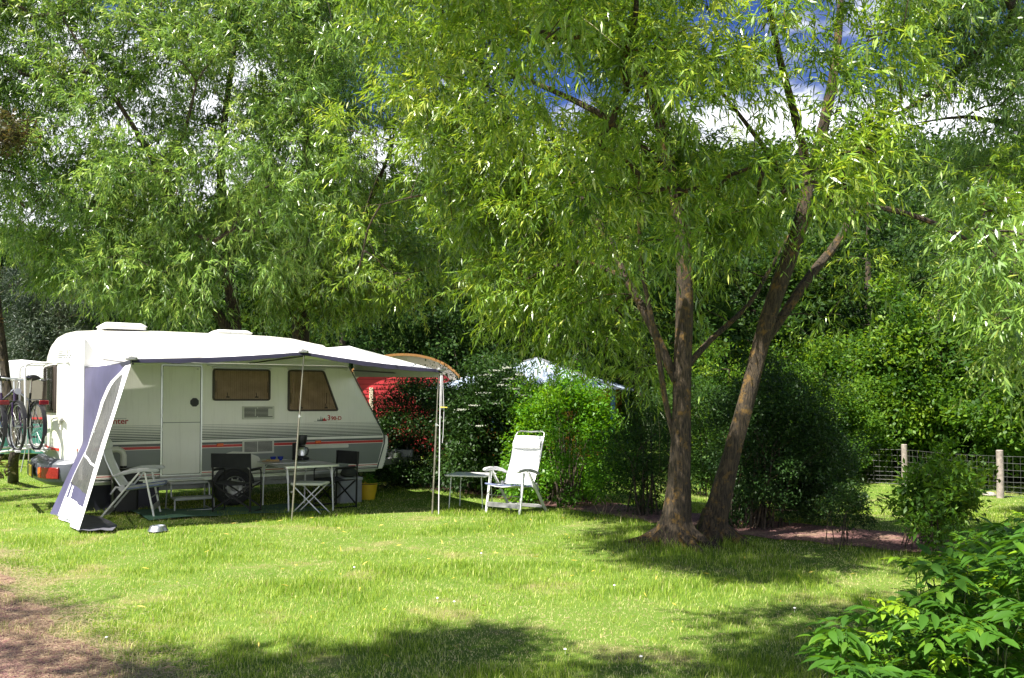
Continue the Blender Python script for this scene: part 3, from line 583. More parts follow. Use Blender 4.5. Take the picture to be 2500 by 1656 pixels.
for v0 in (.08, 1.84):
    mb = MB(); mb.sheet([[(p[0]-.052, p[1], z) for p in [rearpt(v0+.38*k/6, 0, .06+.10*math.sin(math.pi*(v0+.38*k/6)/W_)**.4) for k in range(7)]] for z in (.44, .52, .60)], .03); tl = mb.build('tail_light', M['tail'], bp_, bevel=.008)
    mb = MB(); a = v0+.28; mb.sheet([[(p[0]-.07, p[1], z) for p in [rearpt(a+.09*k/3, 0, .06+.10*math.sin(math.pi*(a+.09*k/3)/W_)**.4) for k in range(4)]] for z in (.45, .59)], .01); mb.build('indicator', M['amber'], tl)
mb = MB(); mb.box((rearpt(.95, 0, .250)[0], .82, .53), (.012, .36, .16)); mb.build('number_plate', M['plate'], bp_, bevel=.003)
mb = MB(); mb.box((rearpt(1.15, 0, .236)[0], 1.02, .53), (.012, .86, .20)); mb.build('plate_recess', M['black'], bp_)
mb = MB(); mb.sheet(rear_sheet(.03, W_-.03, .826, .866, .006), .006); mb.build('red_band', M['red'], van)
mb = MB(); mb.sheet(rear_sheet(.03, W_-.03, .40, .82, .004), .006); mb.build('grey_panel', M['grey'], van)
for v in (.22, 2.08):
    p = rearpt(v, 1.28, .02); mb = MB(); mb.bar((p[0], v-.09, 1.28), (p[0]-.02, v+.09, 1.28), .05, .05); mb.box((p[0]-.02, v, 1.24), (.03, .06, .06)); mb.build('grab_handle', M['cream'], van, bevel=.01)
mb = MB()
for row, (z, segs) in enumerate(((2.26, ((.10, .16), (.20, .36))), (2.23, ((.12, .20), (.24, .33))), (2.195, ((.09, .38),)), (2.165, ((.10, .2), (.23, .36))))):
    for a, b in segs:
        k = max(2, int((b-a)/.03))
        for i in range(k): v = a+(b-a)*(i+.5)/k; p = rearpt(v, z, .004); mb.box(p, (.004, .018, .018), rz=.9 if v < .3 else .5)
mb.build('rear_lettering', M['grey'], van, smooth=False)
mb = MB(); pz = 2.075
mb.tube([rearpt(.10, pz+.02, .03), rearpt(.5, pz+.02, .05), rearpt(1.1, pz+.02, .05), rearpt(1.9, pz+.02, .05)], .012, 6)
for v in (.62, 1.55):
    x = rearpt(v, 0)[0]; mb.tube([(x-.02, v, 2.10), (x-.25, v, 2.10), (x-.34, v, 2.07), (x-.36, v, 2.0), (x-.33, v, .92), (x-.3, v, .86), (x-.02, v, .84)], .015, 8)
    mb.tube([(x-.30, v, .86), (x-.78, v, .80)], .016, 8)
for u in (-.54, -.78, -1.02): mb.box((u, 1.10, .835), (.06, 1.75, .022))
mb.tube([(-.46, .25, .82), (-.42, .22, .86), (-.42, 2.0, .86), (-.46, 2.05, .82), (-.46, .25, .82)], .012, 6)
mb.build('bike_rack', M['white_tube'], van)
# drawbar and coupling
mb = MB(); mb.bar((4.4, .25, .43), (5.95, 1.10, .46), .07, .12); mb.bar((4.4, 2.05, .43), (5.95, 1.20, .46), .07, .12); mb.build('drawbar', M['galv'], van, bevel=.006)
mb = MB(); mb.tube([(5.8, 1.15, .50), (6.25, 1.15, .52), (6.35, 1.15, .50)], .04, 8); mb.bar((6.0, 1.15, .56), (6.25, 1.15, .66), .03, .03); mb.lathe([(.03, 0), (.055, .03), (.05, .08), (.0, .10)], (6.36, 1.15, .42), 12); mb.build('coupling', M['black'], van)
mb = MB(); mb.tube([(5.62, .95, .75), (5.62, .95, .12)], .026, 8); mb.lathe([(.05, -.03), (.11, -.035), (.115, 0), (.11, .035), (.05, .03)], (5.62, .95, .03), 18, 'y'); mb.tube([(5.62, .95, .75), (5.56, .88, .78), (5.5, .86, .78)], .010, 6); mb.build('jockey_wheel', M['black'], van)
for u, v in ((.45, .25), (.45, 2.05), (4.2, .3), (4.2, 2.0)):
    mb = MB(); mb.bar((u, v, .33), (u+.22, v, -.06), .04, .03); mb.box((u+.24, v, -.078), (.14, .12, .02)); mb.build('corner_steady', M['galv'], van)
# ================================================================ awning
POST = []
aw = thing('caravan_awning', C2W(0, 0, 0), 0, 'white sun canopy with navy valance and side wall, on steel poles before the caravan', 'awning')
aw.location = (0, 0, 0)
B0 = C2W(.02, -.03, 2.03); B1 = C2W(1.2, -.03, 2.16); B2 = C2W(2.6, -.03, 2.2); B3 = C2W(4.03, -.03, 2.47)
F0 = Vector((-4.44, 9.80, 2.02)); FM = at(742, 862, 10.95); F3 = at(1078, 905, 11.65)
def lerp(a, b, t): return a+(b-a)*t
def canopy(s, t):                                # s along, t outward
    bk = B0.lerp(B1, s*2.5) if s < .4*1 and s*2.5 < 1 else B1.lerp(B3, (s-.4)/.6)
    sag = .018*math.sin(math.pi*((s*2) % 1)) if 0 < s < 1 else 0
    fr = F0.lerp(FM, s*2) if s < .5 else FM.lerp(F3, (s-.5)*2); fr = fr-Vector((0, 0, sag*.9))
    p = bk.lerp(fr, t); p.z -= .03*math.sin(math.pi*t)*(1-.0*s)+sag*.2*t; return p
NS = 24
mb = MB(); mb.sheet([[canopy(i/NS, j/8) for i in range(NS+1)] for j in range(9)], .006); mb.build('canopy', M['canvas'], aw)
mb = MB(); mb2 = MB(); mb2.sheet([[C2W(.02+4.0*i/NS, -.025, 2.13).lerp(canopy(i/NS, 0), k/2) if i > 5 else canopy(i/NS, 0)+Vector((0, 0, -.002*(k+1))) for i in range(NS+1)] for k in range(3)], .004); mb2.build('back_skirt', M['canvas'], aw)   # then the navy valance along the front edge
def val(i, k):
    s = i/NS; p = canopy(s, 1.0); w_ = .040+.022*math.sin(math.pi*((s*2) % 1))+.006*math.sin(i*2.7); return p+Vector((.30*.01*k, -.016*k*(.6 if k > 1 else 1), .012-w_*k/3*1.0))
mb.sheet([[val(i, k) for i in range(NS+1)] for k in range(4)], .006); mb.build('valance', M['navy'], aw)
mb = MB(); mb.sheet([[canopy(0, j/8)+Vector((-.012, 0, .006-(.045+.03*math.sin(math.pi*j/8))*k)) for j in range(9)] for k in range(2)], .006); mb.build('side_valance', M['navy'], aw)
# right-hand end flap
e0 = C2W(4.05, -.03, 2.47); g0 = C2W(4.14, -.02, 1.955); mb = MB(); rows = []
for k in range(4): rows.append([e0.lerp(F3, j/8).lerp(g0.lerp(F3+Vector((-.05, 0, -.09)), j/8), k/3)+Vector((.004*math.sin(j*2.1)*k, 0, -.004)) for j in range(9)])
mb.sheet(rows, .004); mb.build('end_flap', mat('flap_canvas_grey_green', (.36, .38, .34), .8, var=.1), aw)  # even grey-green, darker than the canopy cloth
mb = MB(); mb.tube([C2W(4.1, -.03, 2.06), F3.lerp(C2W(4.1, -.03, 2.0), .18)+Vector((0, 0, -.05))], .012, 6); mb.tube([C2W(2.35, -.03, 2.14), FM+Vector((0, .02, -.04))], .011, 6); mb.tube([C2W(.25, -.03, 2.14), F0+Vector((0, .03, -.04))], .011, 6); mb.build('rafter_pole', M['bmetal'], aw)
for base, top, nm in ((G(712, 1272), FM, 0), (G(1055, 1256), F3+Vector((-.04, .02, 0)), 1)):
    md = base.lerp(top, .62); mb = MB(); mb.tube([base-Vector((0, 0, .03)), md], .0125, 10); mb.tube([md-Vector((0, 0, .02)), top-Vector((0, 0, .01))], .0095, 10); pl = mb.build('pole', M['polem'], aw)
    mb = MB(); mb.tube([md-Vector((0, 0, .02)), md+Vector((0, 0, .02))], .017, 10); mb.tube([md+Vector((.01, -.01, 0)), md+Vector((.035, -.03, -.01))], .006, 6); mb.build('pole_clamp', M['alu'], pl)
    q = base.lerp(top, .17); mb = MB(); mb.tube([q+Vector((-.02-.012*math.cos(a), -.012, .012*math.sin(a))) for a in [k*math.pi/4 for k in range(8)]], .0022, 5, closed=True); mb.build('pole_ring', M['alu'], pl)
def bracket(p, rz):
    mb = MB(); m3 = Matrix.Rotation(rz, 3, 'Z'); k = [(p+m3@Vector((x, y, .0))) for x, y in rrect(-.065, -.04, .065, .04, .035)]; mb.prism(k, (0, 0, .035)); b_ = mb.build('corner_bracket', M['hub'], aw, bevel=.006)
    mb = MB(); mb.prism([(p+m3@Vector((x, y, .0352))) for x, y in rrect(-.03, -.02, .03, .02, .008)], (0, 0, .006)); mb.build('bracket_slot', M['black'], b_, smooth=False)
    mb = MB(); mb.tube([p+Vector((0, 0, .0)), p+Vector((0, 0, .075))], .003, 5); mb.build('spigot', M['alu'], b_)
bracket(F0+Vector((0, -.01, .0)), .5); bracket(FM+Vector((0, -.01, .0)), .35); bracket(F3+Vector((0, -.01, .0)), .4)
# guy cords on the right-hand pole
b = G(1071, 1256); mb = MB(); mb.tube([F3+Vector((-.01, -.02, 0)), b], .0085, 6); mb.tube([F3+Vector((.012, -.02, 0)), at(1084, 1000, 11.6), at(1082, 1060, 11.6), at(1080, 1082, 11.6)], .0045, 6); mb.tube([F3+Vector((.0, -.02, 0)), at(1078, 960, 11.6), at(1079, 1000, 11.6)], .004, 6); rp = mb.build('guy_cord', M['rope'], aw)
mb = MB(); mb.bar(at(1074, 994, 11.58), at(1092, 995, 11.58), .014, .014); mb.build('cord_runner', M['yplast'], rp)
# side wall
TB = C2W(.01, -.03, 2.01); MBk = C2W(0, -.05, .95); BB = G(122, 1243)+Vector((.15, -.25, .0)); TF = F0+Vector((0, .01, -.03)); BF = G(190, 1303)
BB = Vector((-6.30, 11.55, .0)); BF = Vector((-5.08, 9.87, .02))
def wall(s, t):                                   # s: 0 back .. 1 front, t: 0 top .. 1 bottom
    bk = TB.lerp(MBk, t/.6) if t < .6 else MBk.lerp(BB, (t-.6)/.4); fr = TF.lerp(BF, t); p = bk.lerp(fr, s)
    n_ = Vector((-.8, -.5, 0)); wv = .035*math.sin(t*9+s*3)*math.sin(math.pi*s)+.03*math.sin(s*16+t*2)*t*t*(1-s*.3); return p+n_*wv
fs0 = lambda t: .60-.02*math.sin(t*3)             # window strip begins here
def wsheet(s0, s1, t0, t1, off, th, ns=12, nt=24, f0=None):
    g = []
    for i in range(nt+1):
        t = t0+(t1-t0)*i/nt; row = []; a = f0(t) if f0 else s0
        for j in range(ns+1):
            s = a+(s1-a)*j/ns; p = wall(s, t)+Vector((-.83, -.55, 0))*off; row.append(p)
        g.append(row)
    return g
def strip(t): return float(np.interp(t, [0, .05, .12, .25, .45, .65, 1], [.93, .84, .66, .50, .36, .24, .16]))
mb = MB(); mb.sheet([[wall((strip(t)+.03)*j/12, t) for j in range(13)] for t in [k/28 for k in range(29)]], .004); sw = mb.build('side_wall', M['lilac'], aw)
s_in = lambda t: .60-.08*max(0, .12-t)/.12*-2
def strip(t): return float(np.interp(t, [0, .05, .12, .25, .45, .65, 1], [.93, .84, .66, .50, .36, .24, .16]))
def stripi(t): return strip(t)+.07
mb = MB(); g = []
mb.sheet(wsheet(0, 0, 0, .06, .006, .004, 8, 4, strip) if False else [[wall(strip(t)+(1-strip(t))*j/8, t)+Vector((-.83, -.55, 0))*.006 for j in range(9)] for t in [k*.07/3 for k in range(4)]], .004)
mb.sheet([[wall(strip(t)+(stripi(t)-strip(t))*j/3, t)+Vector((-.83, -.55, 0))*.006 for j in range(4)] for t in [.07+(.80-.07)*k/20 for k in range(21)]], .004)
mb.sheet([[wall(.90+.10*j/3, t)+Vector((-.83, -.55, 0))*.006 for j in range(4)] for t in [.07+(.80-.07)*k/20 for k in range(21)]], .004)
mb.sheet([[wall(strip(t)+(1-strip(t))*j/10, t)+Vector((-.83, -.55, 0))*.006 for j in range(11)] for t in [.80+.20*k/8 for k in range(9)]], .004)
wf = mb.build('white_panel', M['canvas'], sw)
mb = MB(); mb.sheet([[wall(stripi(t)+(.90-stripi(t))*j/5, t)+Vector((-.83, -.55, 0))*.009 for j in range(6)] for t in [.795+.075*k/3 for k in range(4)]], .004); mb.build('lilac_patch', M['lilac'], sw)
def netmat():
    m = bpy.data.materials.new('insect_mesh'); m.use_nodes = True; t = m.node_tree; b = t.nodes['Principled BSDF']; o = t.nodes['Material Output']; S(b, Roughness=.35); b.inputs['Base Color'].default_value = (.10, .10, .10, 1)
    tr = N(t, 'ShaderNodeBsdfTransparent'); tr.inputs[0].default_value = (.8, .8, .8, 1); ms = N(t, 'ShaderNodeMixShader'); n = N(t, 'ShaderNodeTexNoise'); S(n, Scale=7, Detail=4, Distortion=1.5); tcx = N(t, 'ShaderNodeTexCoord')
    mp = N(t, 'ShaderNodeMapping'); mp.inputs['Scale'].default_value = (4, 4, .7); mp.inputs['Rotation'].default_value = (.5, 0, .3); t.links.new(tcx.outputs['Object'], mp.inputs[0]); t.links.new(mp.outputs[0], n.inputs[0])
    r = N(t, 'ShaderNodeMapRange'); S(r, From_Min=.35, From_Max=.75, To_Min=.45, To_Max=.80); t.links.new(n.outputs[0], r.inputs[0]); t.links.new(r.outputs[0], ms.inputs[0]); t.links.new(tr.outputs[0], ms.inputs[1]); t.links.new(b.outputs[0], ms.inputs[2]); t.links.new(ms.outputs[0], o.inputs[0])
    bp = N(t, 'ShaderNodeBump'); S(bp, Strength=.5, Distance=.02); t.links.new(n.outputs[0], bp.inputs['Height']); t.links.new(bp.outputs[0], b.inputs['Normal']); return m
mb = MB(); mb.sheet([[wall(stripi(t)+(.90-stripi(t))*j/5, t)+Vector((-.83, -.55, 0))*.004 for j in range(6)] for t in [.07+(.80-.07)*k/20 for k in range(21)]], .002); mb.build('mesh_window', netmat(), sw)
mb = MB()
for t in (.62,): mb.sheet([[wall(stripi(t_)+(.90-stripi(t_))*j/5, t_)+Vector((-.83, -.55, 0))*.009 for j in range(6)] for t_ in (t, t+.012)], .003)
mb.build('mesh_window_seam', M['canvas'], sw)
mb = MB(); mb.sheet([[C2W(.03+1.0*j/8, .02+.02*math.sin(j*1.9), .40*(1-k/3)-.07*(k/3)) for j in range(9)] for k in range(4)], .004); mb.build('ground_skirt', M['navy'], aw)
mb = MB()                                        # mud flap lying inward on the grass
gz = lambda x, y, h=.045: (x, y, float(T(x, y))+h)
q = [(-5.06, 9.85), (-4.62, 9.80), (-4.75, 10.45), (-5.2, 10.9), (-5.75, 11.3), (-6.3, 11.5), (-6.3, 11.3)]
mb.sheet([[gz(*(Vector(a).lerp(Vector(b_), j/6)), .045+.008*math.sin(j*2+i)) for j in range(7)] for i, (a, b_) in enumerate([((-5.09, 9.86), (-4.66, 9.84)), ((-5.16, 10.05), (-4.75, 10.15)), ((-5.35, 10.35), (-5.0, 10.5)), ((-5.6, 10.65), (-5.3, 10.85)), ((-6.0, 11.1), (-5.8, 11.25))])], .004)
mb.build('mud_flap', M['gsheet'], aw)
# ================================================================ furniture
def recliner(loc, rz, label):
    t = thing('recliner_chair', loc, rz, label, 'recliner', 'white folding recliner chairs')
    hw = .285
    for s_ in (-1, 1):
        y = s_*hw
        mb = MB(); mb.bar((.38, y, -.02), (.255, y, .60), .022, .036, (0, 1, 0)); mb.build('leg', M['white_tube'], t, bevel=.003)
        mb = MB(); mb.bar((-.31, y+.03*s_, -.02), (.19, y+.03*s_, .61), .022, .04, (0, 1, 0)); mb.build('leg', M['white_tube'], t, bevel=.003)
        mb = MB(); pr = [(-.14, .575), (-.02, .625), (.12, .658), (.28, .668), (.40, .658), (.43, .64), (.43, .615), (.38, .605), (.25, .615), (.10, .60), (-.03, .575), (-.12, .545)]
        mb.prism([(x, y-.026, z) for x, z in pr], (0, .052, 0)); mb.build('armrest', M['grey_arm'], t, bevel=.012)
        mb = MB(); mb.tube([(-.16, y*.93, .33), (-.10, y*.93, .42), (.0, y*.93, .40)], .014, 6); mb.lathe([(.04, -.012), (.045, 0), (.04, .012)], (-.02, y*.97, .40), 14, 'y'); mb.build('hinge_joint', M['grey_arm'], t)
    mb = MB(); mb.bar((.36, -hw, .14), (.36, hw, .14), .07, .014, (1, 0, .2)); mb.bar((.33, -hw, .27), (.33, hw, .27), .012, .012); mb.build('front_crossbar', M['hub'], t, bevel=.003)
    mb = MB(); mb.bar((-.22, -hw, .085), (-.22, hw, .085), .05, .014, (1, 0, .2)); mb.build('rear_crossbar', M['hub'], t, bevel=.003)
    mb = MB(); sw_ = .25                           # seat tube frame and sling
    mb.tube([(-.06, -sw_, .38), (.2, -sw_, .41), (.44, -sw_, .44), (.46, -sw_+.03, .44), (.47, 0, .425), (.46, sw_-.03, .44), (.44, sw_, .44), (.2, sw_, .41), (-.06, sw_, .38)], .011, 8); mb.build('seat_frame', M['webshade'], t)
    mb = MB(); mb.sheet([[(-.03+.47*i/8, -sw_+2*sw_*j/8, .385+.05*i/8-.035*math.sin(math.pi*j/8)) for j in range(9)] for i in range(9)], .006); mb.build('seat', M['webbing'], t)
    bl = lambda q: (-.02-.36*q-.03*math.sin(q*5), .40+.74*q)
    mb = MB(); mb.sheet([[(bl(q)[0]-.03*math.sin(math.pi*j/8)*(1-q*.4), (-1+2*j/8)*(.250-.012*math.sin(q*3.1)), bl(q)[1]-.01) for j in range(9)] for q in [k*.93/12+.02 for k in range(13)]], .008); bk = mb.build('backrest', M['webbing'], t)
    mb = MB(); mb.tube([(bl(q)[0]-.01, -.25, bl(q)[1]) for q in (0, .25, .5, .75, .93)]+[(bl(1)[0]-.02, -.235, bl(1)[1]-.0), (bl(1)[0]-.02, -.18, bl(1)[1]+.02), (bl(1)[0]-.02, 0, bl(1)[1]+.012), (bl(1)[0]-.02, .18, bl(1)[1]+.02), (bl(1)[0]-.02, .235, bl(1)[1]-.0)]+[(bl(q)[0]-.01, .25, bl(q)[1]) for q in (.93, .75, .5, .25, 0)], .012, 8); mb.build('back_frame', M['alu'], t)
    mb = MB()
    P0 = [[(bl(q)[0]+.018+.022*math.sin(math.pi*(q-.70)/.17), (-1+2*j/8)*.235, bl(q)[1]) for j in range(9)] for q in (.70, .735, .785, .835, .87)]; mb.sheet(P0, .012); mb.build('headrest', M['webbing'], bk)
    return t
def gl(x, y): return Vector((x, y, float(T(x, y))))
recliner(gl(.075, 12.20), math.radians(-124), 'white recliner chair standing in the sun by the hedge')
recliner(gl(-5.16, 11.31), math.radians(15), 'white recliner chair in side view beside the awning side wall')
def directors(loc, rz, label):
    t = thing('director_chair', loc, rz, label, 'camping chair', 'black folding director chairs'); hw = .27
    for s_ in (-1, 1):
        y = s_*hw
        mb = MB(); mb.bar((-.20, y, 0), (-.22, y, .86), .02, .02); mb.build('rear_post', M['bmetal'], t)
        mb = MB(); mb.tube([(.20, y, 0), (.20, y, .56), (.185, y, .60), (.14, y, .615), (-.21, y, .615)], .010, 8); mb.bar((-.20, y, .03), (.20, y, .03), .02, .02); mb.build('front_post', M['bmetal'], t)
        mb = MB(); mb.box((.0, y, .632), (.36, .05, .022)); mb.build('armrest', M['black'], t, bevel=.008)
        for z in (.06, .12, .2, .3, .4): mb = MB(); mb.lathe([(.006, 0), (.004, .012)], (.20, y, z), 8, 'y'); mb.build('rivet', M['alu'], t)
    for x in (.18, -.18):
        for s_ in (-1, 1): mb = MB(); mb.bar((x, -hw*s_, .08), (x, hw*s_, .42), .014, .022); mb.build('cross_brace', M['bmetal'], t)
    mb = MB(); mb.sheet([[(-.21+.43*i/6, -.25+.5*j/6, .44-.03*math.sin(math.pi*j/6)) for j in range(7)] for i in range(7)], .012); mb.build('seat', M['bfab'], t)
    mb = MB(); mb.sheet([[(-.225-.02*math.sin(math.pi*j/6)-.012*k/3, -.285+.57*j/6, .66+.20*k/3) for j in range(7)] for k in range(4)], .012); mb.build('backrest', M['bfab'], t)
    return t
directors(gl(-3.92, 12.02), math.radians(86), 'black director chair with its back to the camera, in front of the caravan wheel')
directors(gl(-2.72, 12.95), math.radians(226), 'black director chair at the far end of the table by the grey box')
# dining table
tb = thing('folding_table', gl(-3.242, 12.704)-Vector((0, 0, .02)), math.radians(122.7), 'grey folding camping table with curved white legs under the awning', 'table')
mb = MB(); mb.prism([(x, y, .70) for x, y in rrect(-.70, -.40, .70, .40, .05)], (0, 0, .018)); tt = mb.build('tabletop', M['ttop'], tb, bevel=.004)
mb = MB(); ring(mb, rrect(-.71, -.41, .71, .41, .055), rrect(-.697, -.397, .697, .397, .05), lambda x, y: (x, y, .693), lambda x, y: (x, y, .722)); mb.box((0, 0, .7195), (.008, .78, .003)); mb.build('table_edge', M['alu'], tt)
for x in (-.58, .58):
    for y in (-.33, .33):
        s_ = 1 if x > 0 else -1; mb = MB(); mb.tube([(x*.98, y, .695), (x*1.0, y, .60), (x*1.06, y, .3), (x*1.10, y, -.02)], .012, 8); mb.tube([(x-.02*s_, y, .52), (x-.06*s_, y, .63), (x-.20*s_, y, .685)], .008, 7); mb.build('leg', M['white_tube'], tb)
stl = thing('folding_stool', gl(-2.88, 12.02), math.radians(-8), 'small white-topped folding stool with crossed legs before the table', 'stool')
mb = MB(); mb.prism([(x, y, .405) for x, y in rrect(-.235, -.17, .235, .17, .03)], (0, 0, .035)); mb.build('seat', M['cream'], stl, bevel=.01)
for y in (-.15, .15):
    for s_ in (-1, 1): mb = MB(); mb.tube([(-.20*s_, y+.012*s_, .40), (.24*s_, y+.012*s_, -.02)], .009, 8); mb.build('leg', M['white_tube'], stl)
sd_ = thing('side_table', gl(-.62, 12.72), math.radians(-18), 'low white side table with thin legs left of the sunlit recliner', 'table')
mb = MB(); mb.prism([(x, y, .50) for x, y in rpoly([(-.33, -.28), (.33, -.28), (.33, .28), (-.33, .28)], .06)], (0, 0, .022)); mb.build('tabletop', M['white_tube'], sd_, bevel=.006)
for x in (-.24, .24):
    for y in (-.2, .2): mb = MB(); mb.tube([(x, y, .50), (x*1.12, y*1.1, -.02)], .008, 8); mb.build('leg', M['white_tube'], sd_)
# step stool at the door
ps = C2W(1.33, -.50, .02); stp = thing('step_stool', Vector((ps.x, ps.y, float(T(ps.x, ps.y)))), A, 'grey two-tread step stool standing below the caravan door', 'step')
for nm, y, z, d in (('upper_tread', .05, .41, .22), ('lower_tread', -.24, .21, .22)):
    mb = MB(); mb.box((0, y, z), (.52, d, .04)); mb.build(nm, mat('tread_grey', (.30, .31, .30), .6, var=.15), stp, bevel=.01)
for s_ in (-1, 1):
    mb = MB(); mb.tube([(s_*.265, .16, .40), (s_*.265, -.06, .405), (s_*.265, -.11, .38), (s_*.265, -.14, .22), (s_*.265, -.32, .215), (s_*.265, -.36, .19), (s_*.27, -.38, -.02)], .012, 8); mb.tube([(s_*.265, .14, .40), (s_*.275, .20, -.02)], .012, 8); mb.tube([(s_*.27, -.375, .04), (s_*.273, .195, .04)], .009, 6); mb.build('side_frame', M['galv'], stp)
mb = MB(); mb.bar((-.27, -.377, .05), (.27, -.377, .05), .012, .012); mb.build('crossbar', M['galv'], stp)
# things on the table
TZ = float(T(-3.242, 12.704))+.704
def tp(a, b): return Vector((-3.2-.54*a+.84*b, 11.9+.84*a+.54*b, TZ))
p = tp(1.2, .62); cf = thing('coffee_maker', p, -.4, 'black filter coffee maker with steel jug on the folding table', 'coffee maker')
mb = MB(); mb.prism([(x, y, 0) for x, y in rrect(-.11, -.09, .11, .09, .03)], (0, 0, .045)); mb.prism([(x, y, .045) for x, y in rrect(-.11, -.08, -.03, .08, .02)], (0, 0, .22)); mb.build('body', M['black'], cf, bevel=.006)
mb = MB(); mb.lathe([(.055, .235), (.075, .27), (.085, .38), (.08, .39), (.02, .395)], (.02, 0, 0), 20); mb.build('filter_housing', M['black'], cf)
mb = MB(); mb.lathe([(.055, .05), (.075, .07), (.075, .16), (.055, .19), (.045, .20)], (.03, 0, 0), 20); j = mb.build('jug', M['steel'], cf)
mb = MB(); mb.tube([(.09, 0, .19), (.135, 0, .19), (.15, 0, .15), (.13, 0, .09), (.10, 0, .085)], .010, 7); mb.lathe([(.046, .198), (.05, .215), (.02, .225)], (.03, 0, 0), 18); mb.build('jug_handle', M['black'], j)
for (x, y), lb in (((1.25, .20), 'left of the two cobalt glass bowls on the folding table'), ((1.235, .31), 'right of the two cobalt glass bowls, nearer the coffee maker')):
    mb = MB(); mb.lathe([(.022, 0), (.026, .006), (.040, .035), (.046, .062), (.043, .062), (.036, .035), (.02, .010)], tp(x, y), 18); tag(mb.build('glass_bowl', M['blue']), lb, 'bowl', 'blue glass bowls on the table')
mb = MB(); p = tp(1.08, .12); mb.prism([p+Vector((x, y, 0)) for x, y in rrect(-.13, -.07, .13, .07, .03)], (0, 0, .012)); bd = mb.build('bread_board', mat('board_beech', (.42, .30, .17), .7, var=.2)); tag(bd, 'wooden board with sliced bread at the left end of the table', 'board')
for k in range(5):
    mb = MB(); q = p+Vector((-.06+k*.035, .01*((-1)**k), .014)); mb.prism([q+Vector((a, b_, .0)) for a, b_ in rrect(-.028, -.03, .028, .03, .02)], (.012, .004, .014)); tag(mb.build('bread_slice', M['bread'], bevel=.003), ('leftmost', 'second from left', 'middle', 'second from right', 'rightmost')[k]+' slice of pale bread on the wooden board', 'bread', 'bread slices on the board')
mb = MB(); mb.lathe([(.03, 0), (.05, .008), (.052, .02), (.048, .022)], tp(1.28, .06), 16); tag(mb.build('ashtray', M['steel']), 'small round metal dish beside the bread board', 'dish')
# grey box, bag, bucket
p = gl(-2.66, 13.62); bx = thing('storage_box', p, A, 'tall grey plastic storage box standing behind the far camping chair', 'box')
mb = MB(); mb.prism([(x, y, -.01) for x, y in rrect(-.19, -.16, .19, .16, .03)], (0, 0, .36)); mb.build('tub', M['box'], bx, bevel=.006)
mb = MB(); mb.prism([(x, y, .352) for x, y in rrect(-.205, -.175, .205, .175, .035)], (0, 0, .045)); mb.build('lid', mat('lid_light_grey', (.33, .34, .34), .5), bx, bevel=.01)
mb = MB(); mb.lathe([(.07, 0), (.13, .02), (.14, .06), (.11, .12), (.05, .145), (.01, .15)], p+Vector((.02, 0, .40)), 14); tag(mb.build('soft_bag', M['bagdark']), 'slumped dark olive bag lying on top of the grey box', 'bag')
p = gl(-2.40, 14.0); bk = thing('bucket', p, 0, 'yellow plastic bucket planted with seedlings beside the grey box', 'bucket')
mb = MB(); mb.lathe([(.12, 0), (.165, .25), (.172, .252), (.175, .27), (.166, .275), (.155, .255), (.15, .22), (.01, .215)], (0, 0, 0), 24); mb.build('pail', M['yellow'], bk)
mb = MB(); mb.tube([(.172*math.cos(a), .172*math.sin(a), .262) for a in np.linspace(0, 2*math.pi, 20, endpoint=False)], .007, 6, closed=True); mb.build('bucket_rim', M['black'], bk)
crown_broad('seedlings', bk, [(-.06, .02, .30), (.05, -.03, .31), (.0, .05, .36), (.1, .05, .28)], L_bright, 45, .05, .08)
# water container with white pipe, mat, dog bowl, pot
p = C2W(.50, -.33, 0); wc = thing('waste_container', Vector((p.x, p.y, float(T(p.x, p.y)))), A, 'black water container with white elbow pipe beside the caravan door', 'container')
mb = MB(); mb.prism([(x, y, 0) for x, y in rrect(-.17, -.12, .17, .12, .05)], (0, 0, .62)); mb.lathe([(.05, .62), (.05, .66)], (-.02, 0, 0), 14); mb.build('tank', M['black'], wc, bevel=.04)
mb = MB(); mb.tube([(-.02, 0, .60), (-.02, 0, .80), (-.04, .0, .86), (-.10, 0, .89), (-.32, 0, .89)], .042, 12); mb.build('pipe', M['cream'], wc)
mb = MB(); mb.sheet([[gz(*C2W(.55+2.4*j/10, -.45-1.35*i/5, 0).xy, .028+.006*math.sin(j*1.7+i)) for j in range(11)] for i in range(6)], .004); tag(mb.build('ground_sheet', M['mat']), 'green groundsheet spread on the grass under the awning', 'groundsheet')
p = gl(-4.17, 9.93)+Vector((0, 0, .02)); mb = MB(); mb.lathe([(.115, 0), (.10, .03), (.085, .055), (.08, .058), (.07, .03), (.03, .02)], p, 24); tag(mb.build('dog_bowl', M['steel']), 'round stainless dog bowl lying in the lawn', 'bowl')
p = C2W(5.2, .62, .505); mb = MB(); mb.lathe([(.0, 0), (.11, 0), (.115, .085), (.12, .09), (.105, .09), (.10, .01)], p, 22); pt = mb.build('saucepan', M['steel']); tag(pt, 'steel saucepan standing on the caravan drawbar', 'saucepan')
mb = MB(); mb.bar(p+Vector((-.10, 0, .08)), p+Vector((-.26, .03, .17)), .018, .008); mb.build('handle', M['steel'], pt)
p = C2W(5.5, 1.0, .50); mb = MB(); mb.prism([p+Vector((x, y, 0)) for x, y in rrect(-.26, -.18, .26, .18, .05)], (0, 0, .13)); tag(mb.build('grey_crate', mat('crate_grey', (.20, .21, .23), .5)), 'low grey plastic crate lying on the caravan drawbar', 'crate')
